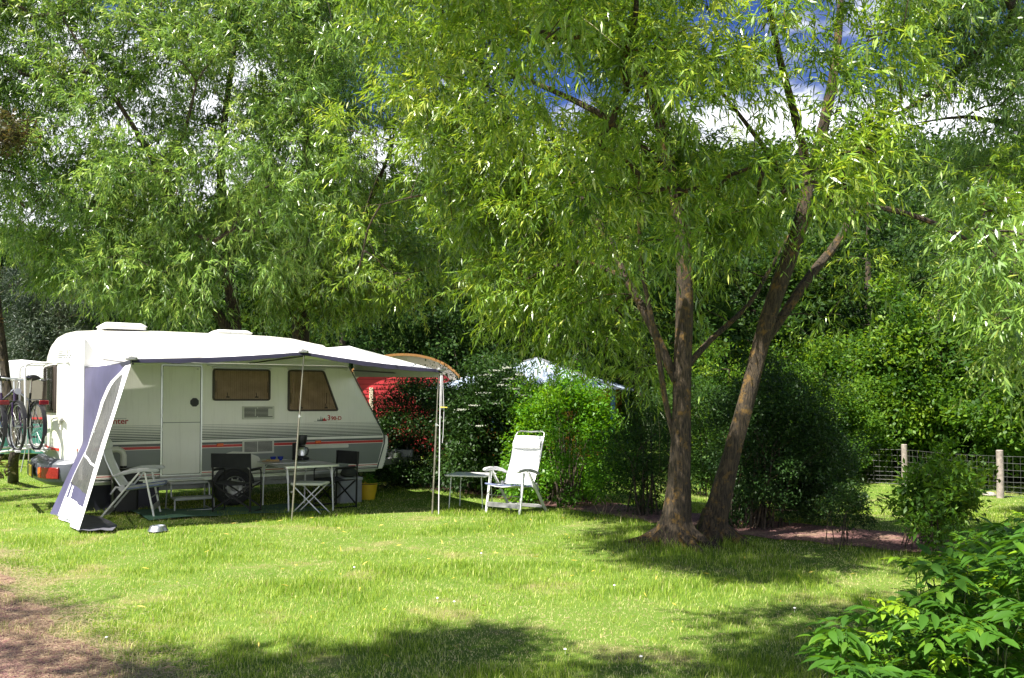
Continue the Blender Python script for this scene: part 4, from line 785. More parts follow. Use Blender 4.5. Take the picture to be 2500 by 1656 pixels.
# ================================================================ bicycles on the rack
def bicycle(label, u, v0, flip, fcol, h=.84):
    dr_ = A+math.pi/2+math.radians(12); nw = C2W(u, v0, h); base, rz = (nw, dr_) if not flip else (nw+Vector((math.cos(dr_), math.sin(dr_), 0))*1.10, dr_+math.pi)
    t = thing('bicycle', base, rz, label, 'bicycle', 'bicycles on the caravan rack'); fm = mat('bike_frame', fcol, .3, .2, var=.1, coat=.4); wr = .335
    for x, nm in ((.0, 'rear_wheel'), (1.10, 'front_wheel')):
        mb = MB(); mb.tube([(x+wr*math.cos(a), 0, wr+wr*math.sin(a)) for a in np.linspace(0, 2*math.pi, 36, endpoint=False)], .022, 8, closed=True); wl = mb.build(nm, M['tyre'], t)
        mb = MB(); mb.tube([(x+(wr-.028)*math.cos(a), 0, wr+(wr-.028)*math.sin(a)) for a in np.linspace(0, 2*math.pi, 36, endpoint=False)], .009, 6, closed=True); mb.build('rim', M['alu'], wl)
        mb = MB()
        for k in range(16): a = k*math.pi/8; mb.tube([(x+.02*math.cos(a+.8), .02*(-1)**k, wr+.02*math.sin(a+.8)), (x+(wr-.03)*math.cos(a), 0, wr+(wr-.03)*math.sin(a))], .0016, 4)
        mb.lathe([(.016, -.035), (.016, .035)], (x, 0, wr), 10, 'y'); mb.build('spokes', M['alu'], wl)
        mb = MB(); g = [[(x+(wr+.035)*math.cos(a), y, wr+(wr+.035)*math.sin(a)+.004*(y == 0)) for y in (-.028, 0, .028)] for a in np.linspace(math.radians(20 if x else 10), math.radians(165 if x else 200), 14)]; mb.sheet(g, .003); mb.build('mudguard', M['black'], t)
    bb = (.44, 0, .30); se = (.30, 0, .82); hd = (.93, 0, .86); hb = (.96, 0, .70)
    mb = MB(); mb.tube([bb, se], .016, 8); mb.tube([bb, hb], .019, 8); mb.tube([(.32, 0, .70), hd], .016, 8); mb.tube([hd, hb], .02, 8)
    for y in (-.035, .035): mb.tube([(.44, y*.6, .30), (0, y*1.5, wr)], .010, 6); mb.tube([(.32, y*.4, .70), (0, y*1.5, wr)], .008, 6)
    mb.build('frame', fm, t)
    mb = MB()
    for y in (-.04, .04): mb.tube([(.97, y*.8, .68), (1.03, y*1.2, .5), (1.10, y*1.2, wr)], .011, 6)
    mb.build('fork', fm, t)
    mb = MB(); mb.tube([(.92, 0, .86), (.90, 0, .99)], .014, 8); mb.tube([(.74, -.28, 1.02), (.86, -.20, 1.04), (.95, -.06, 1.02), (.95, .06, 1.02), (.86, .20, 1.04), (.74, .28, 1.02)], .011, 8); hbr = mb.build('handlebar', M['alu'], t)
    mb = MB(); [mb.tube([(.74, s_*.28, 1.02), (.66, s_*.31, 1.01)], .017, 8) for s_ in (-1, 1)]; mb.build('grips', M['rubber'], hbr)
    mb = MB(); mb.tube([se, (.27, 0, 1.03)], .013, 8); mb.build('seat_post', M['alu'], t)
    mb = MB(); mb.sheet([[(.12+.30*k/8, (-1+2*j/6)*float(np.interp(k, [0, 2, 5, 8], [.07, .085, .04, .018])), 1.055+.012*math.sin(k)-.035*abs(-1+2*j/6)**2) for j in range(7)] for k in range(9)], .035); mb.build('saddle', M['black'], t, bevel=.006)
    mb = MB(); mb.tube([(-.28, -.05, .72), (.22, -.05, .72), (.22, .05, .72), (-.28, .05, .72), (-.28, -.05, .72)], .006, 6); mb.box((-.03, 0, .722), (.44, .05, .01))
    for y in (-.06, .06): mb.tube([(-.20, y, .72), (0, y, wr)], .005, 5)
    mb.build('carrier', M['black'], t)
    mb = MB(); mb.box((-.30, 0, .68), (.03, .12, .06)); mb.build('rear_reflector', M['tail'], t, bevel=.006)
    mb = MB(); mb.tube([(1.02, 0, .84), (1.10, 0, .84)], [.03, .045], 14); mb.build('headlight', M['steel'], t)
    mb = MB(); mb.lathe([(.09, -.004), (.095, 0), (.09, .004)], (.44, -.05, .30), 24, 'y'); mb.tube([(.44, -.07, .30), (.55, -.07, .17)], .009, 6); mb.tube([(.44, .06, .30), (.33, .06, .43)], .009, 6); mb.box((.55, -.12, .165), (.08, .08, .025)); mb.box((.33, .11, .435), (.08, .08, .025)); mb.tube([(.44, -.05, .39), (.0, -.05, .37)], .005, 5); mb.tube([(.44, -.05, .21), (.0, -.05, .30)], .005, 5)
    mb.build('crankset', M['black'], t); return t
bicycle('dark bicycle nearest the caravan wall, its red reflector towards the camera', -.54, .50, False, (.02, .02, .025))
bicycle('dark bicycle in the middle of the rack with round headlight towards the camera', -.78, .48, True, (.03, .012, .05))
bicycle('dark blue bicycle outermost on the rack at the left photo edge', -1.02, .52, False, (.015, .03, .09))
# ================================================================ huts, lodge, neighbours, fence
def wpt(o, x, y, z): return (x, y, z)
# red barrel-roofed hut
p = at(985, 978, 24.5); hut = thing('red_hut', Vector((p.x, 24.5, float(T(p.x, 24.5)))), math.radians(8), 'red wooden hut with arched cream-edged roof behind the hedge', 'hut')
arch = [(1.62*math.cos(math.radians(a)), 1.95+.0+1.25*math.sin(math.radians(a))**1.0) for a in range(14, 167, 8)]
mb = MB(); mb.prism([(-1.55, 0, 0), (1.55, 0, 0)]+[(x*.96, 0, z-.12) for x, z in [(1.62*math.cos(math.radians(a)), 1.95+1.0*math.sin(math.radians(a))) for a in range(14, 167, 8)]], (0, 5, 0)); mb.build('wall', M['hutred'], hut, smooth=False)
mb = MB()
for k in range(1, 22): z = k*.14; mb.box((0, -.004, z), (3.05 if z < 2 else 2.6*(1-((z-2)/1.2)**2)**.5 if z < 2.7 else .6, .008, .012))
mb.build('board_joints', mat('joint_dark_red', (.20, .015, .02), .8), hut, smooth=False)
ar = [(1.68*math.cos(math.radians(a)), 1.92+1.02*math.sin(math.radians(a))) for a in range(8, 173, 6)]
mb = MB(); o2 = [(x, -.05, z) for x, z in ar]; i2 = [(x*.97, -.05, z-.24) for x, z in ar]; k = len(o2); vs = o2+i2+[(x, 0, z) for x, _, z in o2]+[(x, 0, z) for x, _, z in i2]
mb.add(vs, [(i, i+1, k+i+1, k+i) for i in range(k-1)]+[(k+i, k+i+1, 3*k+i+1, 3*k+i) for i in range(k-1)]); mb.build('barge_board', M['hutcream'], hut)
mb = MB(); mb.sheet([[(x*1.02, y, z+.03) for x, z in ar] for y in (-.16, 1.5, 3.2, 5.1)], .05); rf = mb.build('roof', M['roofblue'], hut)
mb = MB(); mb.sheet([[(x*1.03, y, z+.02) for x, z in ar] for y in (-.19, -.155)], .07); mb.build('roof_edge', M['hutoak'], rf)
for x in (-1.55, -.93, 1.55): mb = MB(); mb.box((x, -.03, 1.0), (.11, .05, 2.0)); mb.build('corner_post', M['hutcream'], hut, bevel=.005)

# ochre lodge with corrugated roof
p = at(1330, 978, 25.0); lg = thing('lodge', Vector((p.x, 25.0, float(T(p.x, 25.0)))), math.radians(-14), 'ochre boarded lodge with pale blue corrugated hipped roof', 'lodge')
zb = float(T(p.x, 25.0)); ev = 1.86-zb; ap = 2.82-zb; hx, hy = 2.75, 2.3; cx = -.25
mb = MB(); mb.box((-.05, 0, ev/2+.05), (4.3, 3.3, ev-.05)); mb.build('wall', M['orange'], lg)
mb = MB()
for k in range(22): mb.box((-2.15+k*.2, -1.657, ev/2), (.014, .012, ev-.1))
for k in range(16): mb.box((2.107, -1.6+k*.2, ev/2), (.012, .014, ev-.1))
mb.build('board_joints', mat('joint_brown', (.20, .07, .015), .8), lg, smooth=False)
def roofface(a, b, c, n_=46):                     # corrugated triangle, waves run along the slope
    a, b, c = Vector(a), Vector(b), Vector(c); g = []; nr = (b-a).cross(c-a).normalized()
    for i in range(7):
        t = i/6*.97; row = []
        for j in range(n_*2+1):
            q = a.lerp(c, t).lerp(b.lerp(c, t), j/(n_*2)); base = a.lerp(b, (q-a).dot(b-a)/(b-a).length_squared); ph = (q-a).dot((b-a).normalized())/.17*2*math.pi
            row.append(q+nr*.028*math.sin(ph))
        g.append(row)
    return g
cor = [(cx-hx, -hy, ev), (cx+hx, -hy, ev), (cx+hx, hy, ev), (cx-hx, hy, ev)]; mb = MB()
for i in range(4): mb.sheet(roofface(cor[i], cor[(i+1) % 4], (cx, 0, ap)), .012)
rf = mb.build('roof', M['roofblue'], lg)
mb = MB()
for c_ in cor: mb.bar(c_, (cx, 0, ap+.01), .12, .03)
mb.build('ridge_cap', M['hub'], rf)
for x in (-2.25, 2.25):
    for y in (-1.75, 1.75): mb = MB(); mb.box((x, y, ev/2), (.12, .12, ev-.02)); mb.build('corner_post', M['bluepost'], lg, bevel=.01)
mb = MB(); mb.box((-.7, -1.67, 1.15), (1.0, .05, .7)); wn = mb.build('window', M['bluepost'], lg, bevel=.01); mb = MB(); mb.box((-.7, -1.70, 1.15), (.84, .01, .56)); mb.build('pane', M['pane'], wn)
# neighbouring caravan and its green awning, behind the bikes
p = at(40, 978, 23); nv = thing('neighbour_caravan', Vector((p.x-.3, 23, -.09)), math.radians(6), 'distant cream caravan with white roof seen over the bicycles', 'caravan')
mb = MB(); pr = [(-2.4, .45), (1.6, .45), (2.0, 1.0), (1.75, 2.2), (1.35, 2.62), (.4, 2.72), (-1.9, 2.55), (-2.35, 2.2)]; mb.prism([(x, 0, z) for x, z in pr], (0, 2.2, 0)); mb.build('body', mat('neighbour_cream_shade', (.17, .15, .12), .5), nv, bevel=.05)  # cream darkened: the shade on the body is put into its colour
mb = MB(); mb.prism([(x, -.02, z) for x, z in [(-2.42, 2.22), (-1.95, 2.58), (.4, 2.76), (1.4, 2.66), (1.8, 2.22)]], (0, 2.26, 0)); rf = mb.build('roof', M['roof'], nv, bevel=.04)
mb = MB(); mb.box((-.2, -.035, 1.62), (1.3, .02, .55)); mb.build('window', M['pane'], nv, bevel=.02)
mb = MB(); mb.box((-.3, -.03, 1.15), (3.9, .02, .06)); mb.build('red_band', M['red'], nv)
for x in (-.4,): mb = MB(); mb.lathe([(.1, -.05), (.3, -.05), (.31, 0), (.31, .12)], (x, .12, .31), 20, 'y'); mb.build('wheel', M['tyre'], nv)
p = at(30, 978, 20.5); tn = thing('green_windbreak', Vector((p.x, 20.5, -.09)), math.radians(4), 'dark teal canvas windbreak standing before the distant caravan', 'windbreak')
mb = MB(); mb.sheet([[(-1.9+3.4*j/20, .10*math.sin(j*1.1), .35+.72*i/3) for j in range(21)] for i in range(4)], .01); mb.build('cloth', M['teal'], tn)
for x in (-1.9, -.75, .4, 1.5): mb = MB(); mb.tube([(x, .02, -.05), (x, .02, 1.15)], .015, 6); mb.build('pole', M['wood'], tn)
p = gl(-10.55, 19); ct = thing('camp_table', p, .3, 'small camping table on thin legs seen below the bicycles', 'table'); mb = MB(); mb.box((0, 0, .62), (1.0, .6, .03)); mb.build('tabletop', M['cream'], ct)
for x in (-.42, .42):
    for y in (-.22, .22): mb = MB(); mb.tube([(x, y, .62), (x*1.25, y, 0)], .014, 6); mb.build('leg', M['galv'], ct)
# sheep fence at the right
fp = [(9.2, 24.6), (10.75, 23.0), (11.75, 20.35), (13.4, 18.6), (15.5, 17.0)]
fp = [at(1760, 1080, 26.0), at(1980, 1080, 25.0), at(2207, 1085, 23.2), at(2440, 1100, 20.3), at(2720, 1125, 18.2)]
fn_ = thing('wire_fence', (0, 0, 0), 0, 'square-mesh sheep wire stretched between grey wooden posts', 'fence'); rg = []
for i in range(len(fp)-1):
    a, b = fp[i], fp[i+1]; za, zb_ = float(T(a.x, a.y)), float(T(b.x, b.y)); L = math.hypot(b.x-a.x, b.y-a.y); k = int(L/.16); mb = MB(); hs_ = [.06, .16, .27, .39, .52, .68, .84, 1.0]
    for h_ in hs_: mb.tube([(a.x+(b.x-a.x)*q/6, a.y+(b.y-a.y)*q/6, za+(zb_-za)*q/6+h_-.015*math.sin(math.pi*q/6)+.006*math.sin(q*5+h_*9)) for q in range(7)], .0032, 4)
    for q in range(k+1): f_ = q/k; mb.tube([(a.x+(b.x-a.x)*f_, a.y+(b.y-a.y)*f_, za+(zb_-za)*f_+.03), (a.x+(b.x-a.x)*f_+.02*math.sin(q*2), a.y+(b.y-a.y)*f_, za+(zb_-za)*f_+1.0)], .0026, 4)
    mb.build('wire_panel', M['wire'], fn_)
for i, q in enumerate(fp[1:]):
    g = float(T(q.x, q.y)); mb = MB(); mb.tube([(q.x, q.y, g-.2), (q.x+.01, q.y, g+.6), (q.x, q.y, g+1.14), (q.x, q.y, g+1.155)], [.085, .08, .078, .06], 12, wob=.03); mb.build('fence_post', M['wood'], fn_)
for px, py, r_ in ((2415, 1211, .16), (2385, 1206, .10)):
    g = G(px, py); mb = MB(); mb.lathe([(r_*.7, -.02), (r_, .03), (r_*.8, .08), (r_*.3, .10), (0.01, .10)], g, 9); o = mb.build('stone', M['stone']); tag(o, 'larger pale stone at the foot of the right fence post' if r_ > .12 else 'smaller pale stone just left of the stone by the fence post', 'stone', 'stones by the fence post')
# ================================================================ trees
SH = np.array((-SUN.x, -SUN.y))/SUN.z            # shadow displacement per metre of height
LIT = [(-400, 1300), (300, 1262), (700, 1262), (1050, 1250), (1330, 1240), (1480, 1268), (1420, 1345), (1700, 1395), (1900, 1425), (2050, 1385), (2200, 1385), (1960, 1500), (1700, 1530), (1250, 1530), (900, 1535), (600, 1600), (300, 1620), (-400, 1400)]
LITB = [(2080, 1185), (2500, 1190), (2500, 1290), (2200, 1290), (2060, 1260)]
LITD = [(1760, 1255), (2240, 1310), (2240, 1338), (1760, 1302)]
LITC = [(-300, 1090), (170, 1090), (150, 1165), (-300, 1165)]
def inpoly(x, y, poly):
    c = np.zeros(np.shape(x), bool); k = len(poly); j = k-1
    for i in range(k):
        xi, yi = poly[i]; xj, yj = poly[j]; cond = ((yi > y) != (yj > y)) & (x < (xj-xi)*(y-yi)/((yj-yi)+1e-12)+xi); c ^= cond; j = i
    return c
PTS = [tuple(at(px, py, 13.3)) for px in (1270, 1340, 1420, 1490) for py in (980, 1060, 1140)]+[(.15, 12.25, .8), (.25, 12.45, 1.1), (0, 12.1, .5), (.3, 12.7, .9), (-.1, 12.4, .8), (.4, 12.3, .9), (-5.0, 9.9, .5), (-4.9, 10.4, 1.2)]+[tuple(C2W(u, v, 2.5)) for u in (-.2, .6, 1.4, 2.2, 3.0, 3.7) for v in (.3, 1.0, 1.8)]+[tuple(canopy(s, .5)) for s in (.1, .3, .5, .7, .9)]+[tuple(C2W(-.3, v, 1.6)) for v in (.4,)]
def suncull(C, prob=.985, r=.5):
    C = np.asarray(C); g = C[:, :2]+SH*C[:, 2:3]; gx_, gy_, f = proj(np.column_stack((g, T(g[:, 0], g[:, 1]))))
    bad = inpoly(gx_, gy_, LIT) | inpoly(gx_, gy_, LITB) | inpoly(gx_, gy_, LITC) | inpoly(gx_, gy_, LITD)
    for q in PTS:
        dz = C[:, 2]-q[2]; s_ = C[:, :2]+SH*dz[:, None]; bad |= (dz > 0) & (np.hypot(s_[:, 0]-q[0], s_[:, 1]-q[1]) < r)
    return C[~(bad & (R.random(len(C)) < prob))]
GAPS = [(1385, 205, 135, 80, .92), (1760, 300, 130, 65, .88), (1930, 335, 170, 55, .75), (2260, 270, 170, 60, .45), (650, 60, 60, 60, .5), (640, 170, 70, 60, .6), (420, 160, 80, 50, .6), (520, 250, 80, 60, .65), (110, 330, 110, 55, .75), (220, 320, 60, 40, .6), (60, 470, 80, 80, .6), (110, 540, 120, 50, .55), (690, 380, 70, 60, .6), (560, 230, 60, 50, .5), (800, 430, 60, 40, .4), (2000, 160, 120, 60, .2), (2200, 60, 120, 60, .2), (1240, 120, 60, 40, .4), (1500, 60, 70, 40, .4), (1480, 230, 50, 50, .3), (1700, 180, 50, 60, .4), (350, 300, 60, 50, .4)]
def gapcull(C, k=1.0):
    x, y, f = proj(C); p = np.zeros(len(x))
    for gx_, gy_, rx, ry, s_ in GAPS: p = np.maximum(p, s_*k*(((x-gx_)/rx)**2+((y-gy_)/ry)**2 < 1))
    return C[R.random(len(x)) > p]
HARD = [(900, 1112, 868, 1010, .82), (1270, 1550, 872, 968, .96), (495, 650, 630, 800, .93), (700, 775, 700, 800, .8), (1385, 1500, 955, 1035, .9), (1885, 1995, 400, 800, .55), (1640, 1700, 620, 1000, .6), (2150, 2250, 1060, 1180, .9)]
def hardcull(C):
    x, y, f = proj(C); p = np.zeros(len(x))
    for a, b_, c, d, q in HARD: p = np.maximum(p, q*((x > a) & (x < b_) & (y > c-18) & (y < d)))
    return C[R.random(len(x)) > p]
def region(poly, n, d0, d1, df=None):
    poly = np.array(poly, float); a, b = poly.min(0), poly.max(0); o = []
    while len(o) < n:
        x, y = R.uniform(a, b)
        if inpoly(x, y, poly): D = R.normal((d0+d1)/2, (d1-d0)/3.2); D = np.clip(D, d0-.3, d1+.3); D += df(x, y) if df else 0; o.append(at(x, y, D))
    return np.array(o)
# -- the big twin-stemmed willow on the lawn
t = thing('willow_tree', G(1690, 1325), 0, 'large twin-trunked willow on the lawn at right, lichen-orange bark', 'tree'); t.location = (0, 0, 0)
b1, b2 = G(1650, 1330), G(1742, 1322)
limbs = [[(b1-Vector((0, 0, .1)), .27), (b1+Vector((0, 0, .12)), .20), (at(1655, 1215, 9.1), .135), (at(1664, 1010, 9.1), .102), (at(1670, 800, 9.1), .095), (at(1668, 620, 9.1), .08), (at(1640, 430, 9.1), .065), (at(1590, 230, 9.0), .06), (at(1512, 60, 8.9), .045), (at(1450, -120, 8.8), .025)],
 [(b2-Vector((0, 0, .1)), .20), (b2+Vector((0, 0, .12)), .155), (at(1775, 1150, 9.3), .102), (at(1830, 950, 9.3), .09), (at(1890, 730, 9.3), .09), (at(1950, 560, 9.3), .082), (at(1980, 430, 9.3), .07), (at(2012, 300, 9.3), .06), (at(2040, 150, 9.3), .05), (at(2060, -80, 9.3), .03)],
 [(at(1975, 440, 9.3), .06), (at(1945, 300, 9.1), .045), (at(1900, 130, 8.7), .035), (at(1860, -80, 8.3), .018)],
 [(at(1850, 860, 9.35), .05), (at(1905, 780, 9.5), .055), (at(1975, 677, 9.6), .055), (at(2040, 596, 9.9), .05), (at(2078, 520, 10.1), .04), (at(2110, 380, 10.4), .024), (at(2150, 200, 10.6), .009)],
 [(at(1945, 560, 9.3), .05), (at(1980, 524, 9.3), .045), (at(2062, 499, 9.3), .04), (at(2165, 510, 9.3), .032), (at(2273, 542, 9.2), .028), (at(2371, 590, 9.1), .02), (at(2480, 640, 9.0), .01)],
 [(at(1650, 930, 9.1), .05), (at(1586, 786, 9.2), .048), (at(1518, 660, 9.5), .042), (at(1472, 563, 9.8), .045), (at(1397, 448, 10.1), .035), (at(1317, 264, 10.4), .02), (at(1220, 130, 10.6), .003)],
 [(at(1640, 430, 9.1), .05), (at(1500, 300, 9.6), .04), (at(1300, 200, 10.0), .028), (at(1080, 120, 10.4), .003)],
 [(at(1472, 563, 9.8), .035), (at(1300, 520, 10.1), .028), (at(1100, 470, 10.4), .02), (at(930, 500, 10.6), .003)],
 [(at(1530, 680, 9.4), .035), (at(1400, 640, 9.7), .025), (at(1250, 700, 10.0), .014)],
 [(at(1652, 1100, 9.15), .03), (at(1625, 980, 9.05), .03), (at(1600, 820, 8.9), .028), (at(1565, 640, 8.7), .022), (at(1560, 430, 8.5), .02)],
 [(at(1690, 1010, 9.1), .035), (at(1760, 900, 9.2), .035), (at(1850, 770, 9.5), .03), (at(1930, 500, 9.8), .02), (at(1800, 380, 9.8), .012)] if False else [(at(1672, 900, 9.1), .04), (at(1735, 830, 9.6), .035), (at(1830, 740, 10.0), .028), (at(1900, 620, 10.3), .018), (at(1945, 540, 10.5), .01)],
 [(at(1925, 500, 9.3), .04), (at(1890, 400, 9.0), .032), (at(1820, 300, 8.6), .022), (at(1740, 200, 8.2), .012)]]
mb = MB(); nodes = limbs_mesh(mb, limbs)
C = np.vstack((region([(830, -250), (1500, -250), (1560, 330), (1500, 640), (1420, 760), (1120, 780), (900, 700), (780, 520), (790, 150)], 560, 9.6, 11.2),
 region([(1300, -250), (2250, -250), (2200, 330), (2050, 520), (1760, 620), (1430, 640), (1380, 200)], 460, 7.4, 9.6),
 region([(1040, 640), (1500, 620), (1560, 830), (1480, 880), (1250, 850), (1100, 880)], 70, 9.6, 11),
 region([(1420, 560), (1800, 560), (1780, 740), (1620, 1020), (1540, 960), (1500, 780)], 34, 9.2, 11.2),
 region([(1950, 420), (2520, 420), (2520, 900), (2200, 850), (1980, 780)], 75, 9.0, 11.0)))
SC = []
for px, py, r_, k in ((1480, 1300, .22, 7), (1560, 1335, .3, 12), (1680, 1370, .35, 16), (1800, 1395, .25, 12), (1800, 1345, .4, 16), (1950, 1370, .35, 14), (2080, 1345, .35, 14), (1640, 1290, .4, 12), (1750, 1300, .4, 12), (1900, 1320, .4, 12), (2150, 1330, .3, 8), (1930, 1405, .2, 6), (1590, 1380, .15, 4)):
    g = G(px, py)
    for i in range(k): h = R.uniform(3.9, 7.2); o = R.normal(0, r_*.6, 2); SC.append((g.x-SH[0]*h+o[0], g.y-SH[1]*h+o[1], h))
for px, py, D_, k in ((960, 1040, 16, 9), (1060, 1040, 16, 9), (1000, 1140, 16, 6), (1130, 1080, 15, 7), (1200, 1050, 14.8, 6), (1860, 1000, 10.6, 6), (1960, 1080, 10.8, 6), (1900, 900, 10.8, 6), (1750, 800, 18, 8), (1900, 700, 20, 8)):
    g = at(px, py, D_)
    for i in range(k): h = R.uniform(2.2, 5.5); o = R.normal(0, .35, 2); SC.append((g.x-SH[0]*h+o[0], g.y-SH[1]*h+o[1], g.z+h))
SC = gapcull(hardcull(suncull(np.array(SC), .95))); xs_, ys_, _ = proj(SC); SC = SC[(xs_ > 780) | (ys_ < -20)]
C = np.vstack((hardcull(gapcull(suncull(C))), SC))
for bb, r0 in ((b1, .17), (b2, .13)):
    for k in range(7):
        a = k*.9+R.normal(0, .15)+(.3 if r0 > .15 else 0); d = Vector((math.cos(a), math.sin(a), 0)); e = R.uniform(.30, .52)
        mb.tube([bb+d*r0*.45+Vector((0, 0, .34)), bb+d*r0*.95+Vector((0, 0, .14)), bb+d*(r0+e*.4)+Vector((0, 0, .035)), bb+d*(r0+e)+Vector((0, 0, -.03))], [.06, .065, .045, .02], 7, wob=.08)
twigs(mb, nodes, C, .010)
# pale dead twig and long hanging shoots near the trunks
mb.build('trunk', bark, t)
xp, yp, _ = proj(C); low = yp > 560
crown_willow('crown', t, C[~low], L_w, 18, 13, .125, .24, centre=at(1600, 350, 9.5))
crown_willow('lower_crown', t, C[low], L_w, 13, 12, .12, .26, centre=at(1600, 250, 9.5))
print('willow', len(C))
# -- the willow behind the caravan
t = thing('willow_tree', (0, 0, 0), 0, 'broad silvery-green willow rising behind the caravan, forked brown trunks', 'tree')
g = gl(*at(572, 978, 17.2).xy)
limbs = [[(g, .19), (at(572, 1000, 17.2), .16), (at(572, 800, 17.2), .14), (at(556, 650, 17.0), .12), (at(545, 540, 16.8), .1), (at(540, 400, 16.4), .08), (at(560, 200, 16), .05), (at(600, -50, 15.8), .025)],
 [(at(570, 840, 17.2), .10), (at(545, 790, 17.0), .10), (at(515, 735, 16.8), .095), (at(480, 650, 16.4), .09), (at(440, 540, 16), .08), (at(395, 430, 15.6), .065), (at(320, 300, 15.2), .045), (at(240, 180, 14.9), .03), (at(150, 40, 14.7), .015)],
 [(at(560, 660, 17.0), .07), (at(590, 580, 17), .07), (at(628, 450, 16.8), .06), (at(655, 350, 16.5), .045), (at(680, 180, 16.3), .03), (at(700, 0, 16), .015)],
 [(at(470, 620, 16.4), .05), (at(380, 560, 15.8), .04), (at(260, 500, 15.2), .03), (at(120, 480, 14.8), .015)],
 [(at(500, 700, 16.6), .04), (at(400, 680, 16), .03), (at(280, 640, 15.4), .02)],
 [(at(400, 440, 15.6), .04), (at(450, 320, 15), .03), (at(480, 200, 14.6), .02)]]
mb = MB(); nodes = limbs_mesh(mb, limbs)
C = np.vstack((region([(-250, -150), (850, -200), (860, 420), (740, 640), (560, 700), (420, 760), (240, 720), (120, 620), (30, 600), (-150, 400)], 1150, 14.2, 16.8), region([(30, 560), (320, 600), (640, 740), (560, 770), (300, 750), (60, 690)], 50, 15.6, 17.0), region([(560, 560), (700, 560), (720, 760), (600, 770)], 20, 16, 17.5)))
C = C[(C[:, 2] > 2.9)]; C = hardcull(gapcull(suncull(C, .97, .4), .75)); twigs(mb, nodes, C, .012); mb.build('trunk', bark2, t)
crown_willow('crown', t, C, L_w2, 19, 13, .14, .34, centre=at(520, 350, 15.8)); print('willow2', len(C))
# -- third willow, between them, farther back
t = thing('willow_tree', (0, 0, 0), 0, 'dark-stemmed willow standing behind the front end of the caravan', 'tree')
g = gl(*at(738, 978, 18.6).xy)
limbs = [[(g, .24), (at(735, 900, 18.6), .2), (at(733, 760, 18.6), .18), (at(730, 600, 18.5), .14), (at(745, 400, 18.2), .1), (at(760, 150, 18), .05)],
 [(at(733, 780, 18.6), .12), (at(765, 715, 18.5), .10), (at(830, 640, 18.2), .08), (at(900, 500, 17.8), .05), (at(960, 350, 17.5), .025)],
 [(at(730, 790, 18.6), .10), (at(700, 730, 18.5), .08), (at(660, 650, 18.3), .06), (at(640, 500, 18), .04)],
 [(at(745, 420, 18.2), .08), (at(800, 300, 18), .06), (at(850, 130, 17.8), .03)]]
mb = MB(); nodes = limbs_mesh(mb, limbs)
C = np.vstack((region([(620, -200), (1100, -200), (1150, 500), (1050, 760), (900, 720), (820, 800), (760, 790), (680, 760), (620, 600)], 400, 16.6, 19.4), region([(600, 640), (1000, 640), (900, 740), (640, 760)], 36, 17, 19)))
C = hardcull(gapcull(suncull(C, .97, .4))); C = C[C[:, 2] > 2.6]; twigs(mb, nodes, C, .014); mb.build('trunk', bark, t)
crown_willow('crown', t, C, L_w, 18, 13, .15, .42, centre=at(800, 300, 18)); print('willow3', len(C))
# -- willow at the right edge
t = thing('willow_tree', (0, 0, 0), 0, 'shaded willow boughs reaching in from the right photo edge', 'tree')
g = gl(9.2, 12.3)
limbs = [[(g, .3), (Vector((9.1, 12.3, 1.5)), .24), (Vector((8.9, 12.2, 3.5)), .2), (Vector((8.8, 12.1, 6)), .14), (Vector((8.6, 12, 9)), .06)],
 [(Vector((8.9, 12.2, 3.8)), .12), (at(2700, -60, 12), .09), (at(2480, 60, 11.8), .07), (at(2350, 160, 11.6), .055), (at(2240, 250, 11.5), .03), (at(2150, 300, 11.4), .012)],
 [(Vector((8.9, 12.2, 2.8)), .09), (at(2560, 380, 12), .05), (at(2400, 290, 11.8), .03), (at(2240, 300, 11.6), .008)],
 [(Vector((8.9, 12.2, 2.2)), .08), (at(2560, 600, 11.5), .05), (at(2400, 640, 11), .03)]]
mb = MB(); nodes = limbs_mesh(mb, limbs)
C = np.vstack((region([(2120, -250), (2750, -250), (2750, 500), (2560, 900), (2440, 620), (2380, 400), (2200, 200)], 330, 11, 13.4), region([(2180, 380), (2560, 400), (2560, 620), (2300, 700)], 60, 11.5, 13.5), region([(2000, -900), (2750, -900), (2750, -240), (2050, -240)], 230, 9.8, 12.6), region([(2330, 560), (2560, 540), (2560, 900), (2430, 880)], 26, 7.2, 8.4), region([(2150, -200), (2560, -200), (2560, 300), (2300, 200)], 60, 10.4, 12)))
C = hardcull(gapcull(suncull(C, .97, .4))); twigs(mb, nodes, C, .012); mb.build('trunk', bark2, t)
crown_willow('crown', t, C, L_w2, 14, 13, .135, .40, centre=at(2500, 200, 12.4)); print('willow4', len(C))
# -- trees outside the frame that shade the foreground
def shader(name_lbl, tr, blobs, h0, h1, kcl, seed=0):
    t = thing('willow_tree', (0, 0, 0), 0, name_lbl, 'tree'); C = []
    for px, py, r_, kk in blobs:
        g = G(px, py)
        for i in range(kk):
            h = R.uniform(h0, h1); o = R.normal(0, r_*.55, 2); C.append((g.x-SH[0]*h+o[0], g.y-SH[1]*h+o[1], h))
    C = np.array(C); x, y, f = proj(C); vis = (f > .2) & (x > -60) & (x < 2560) & (y > -60) & (y < 1700); C = C[~vis]
    top = Vector(C.mean(0)); base = gl(*tr); mb = MB(); mid_ = Vector((base.x*.7+top.x*.3, base.y*.7+top.y*.3, 3.2))
    nodes = limbs_mesh(mb, [[(base, .28), (base+Vector((0, 0, 1.6)), .22), (mid_, .12), (top*.5+mid_*.5, .06), (top*.8+mid_*.2, .04), (top+Vector((0, 0, .4)), .02)]]); twigs(mb, nodes, C, .009); mb.build('trunk', bark2, t)
    crown_willow('crown', t, C, L_w2, 16, 13, .13, .42, centre=top-Vector((0, 0, 1)))
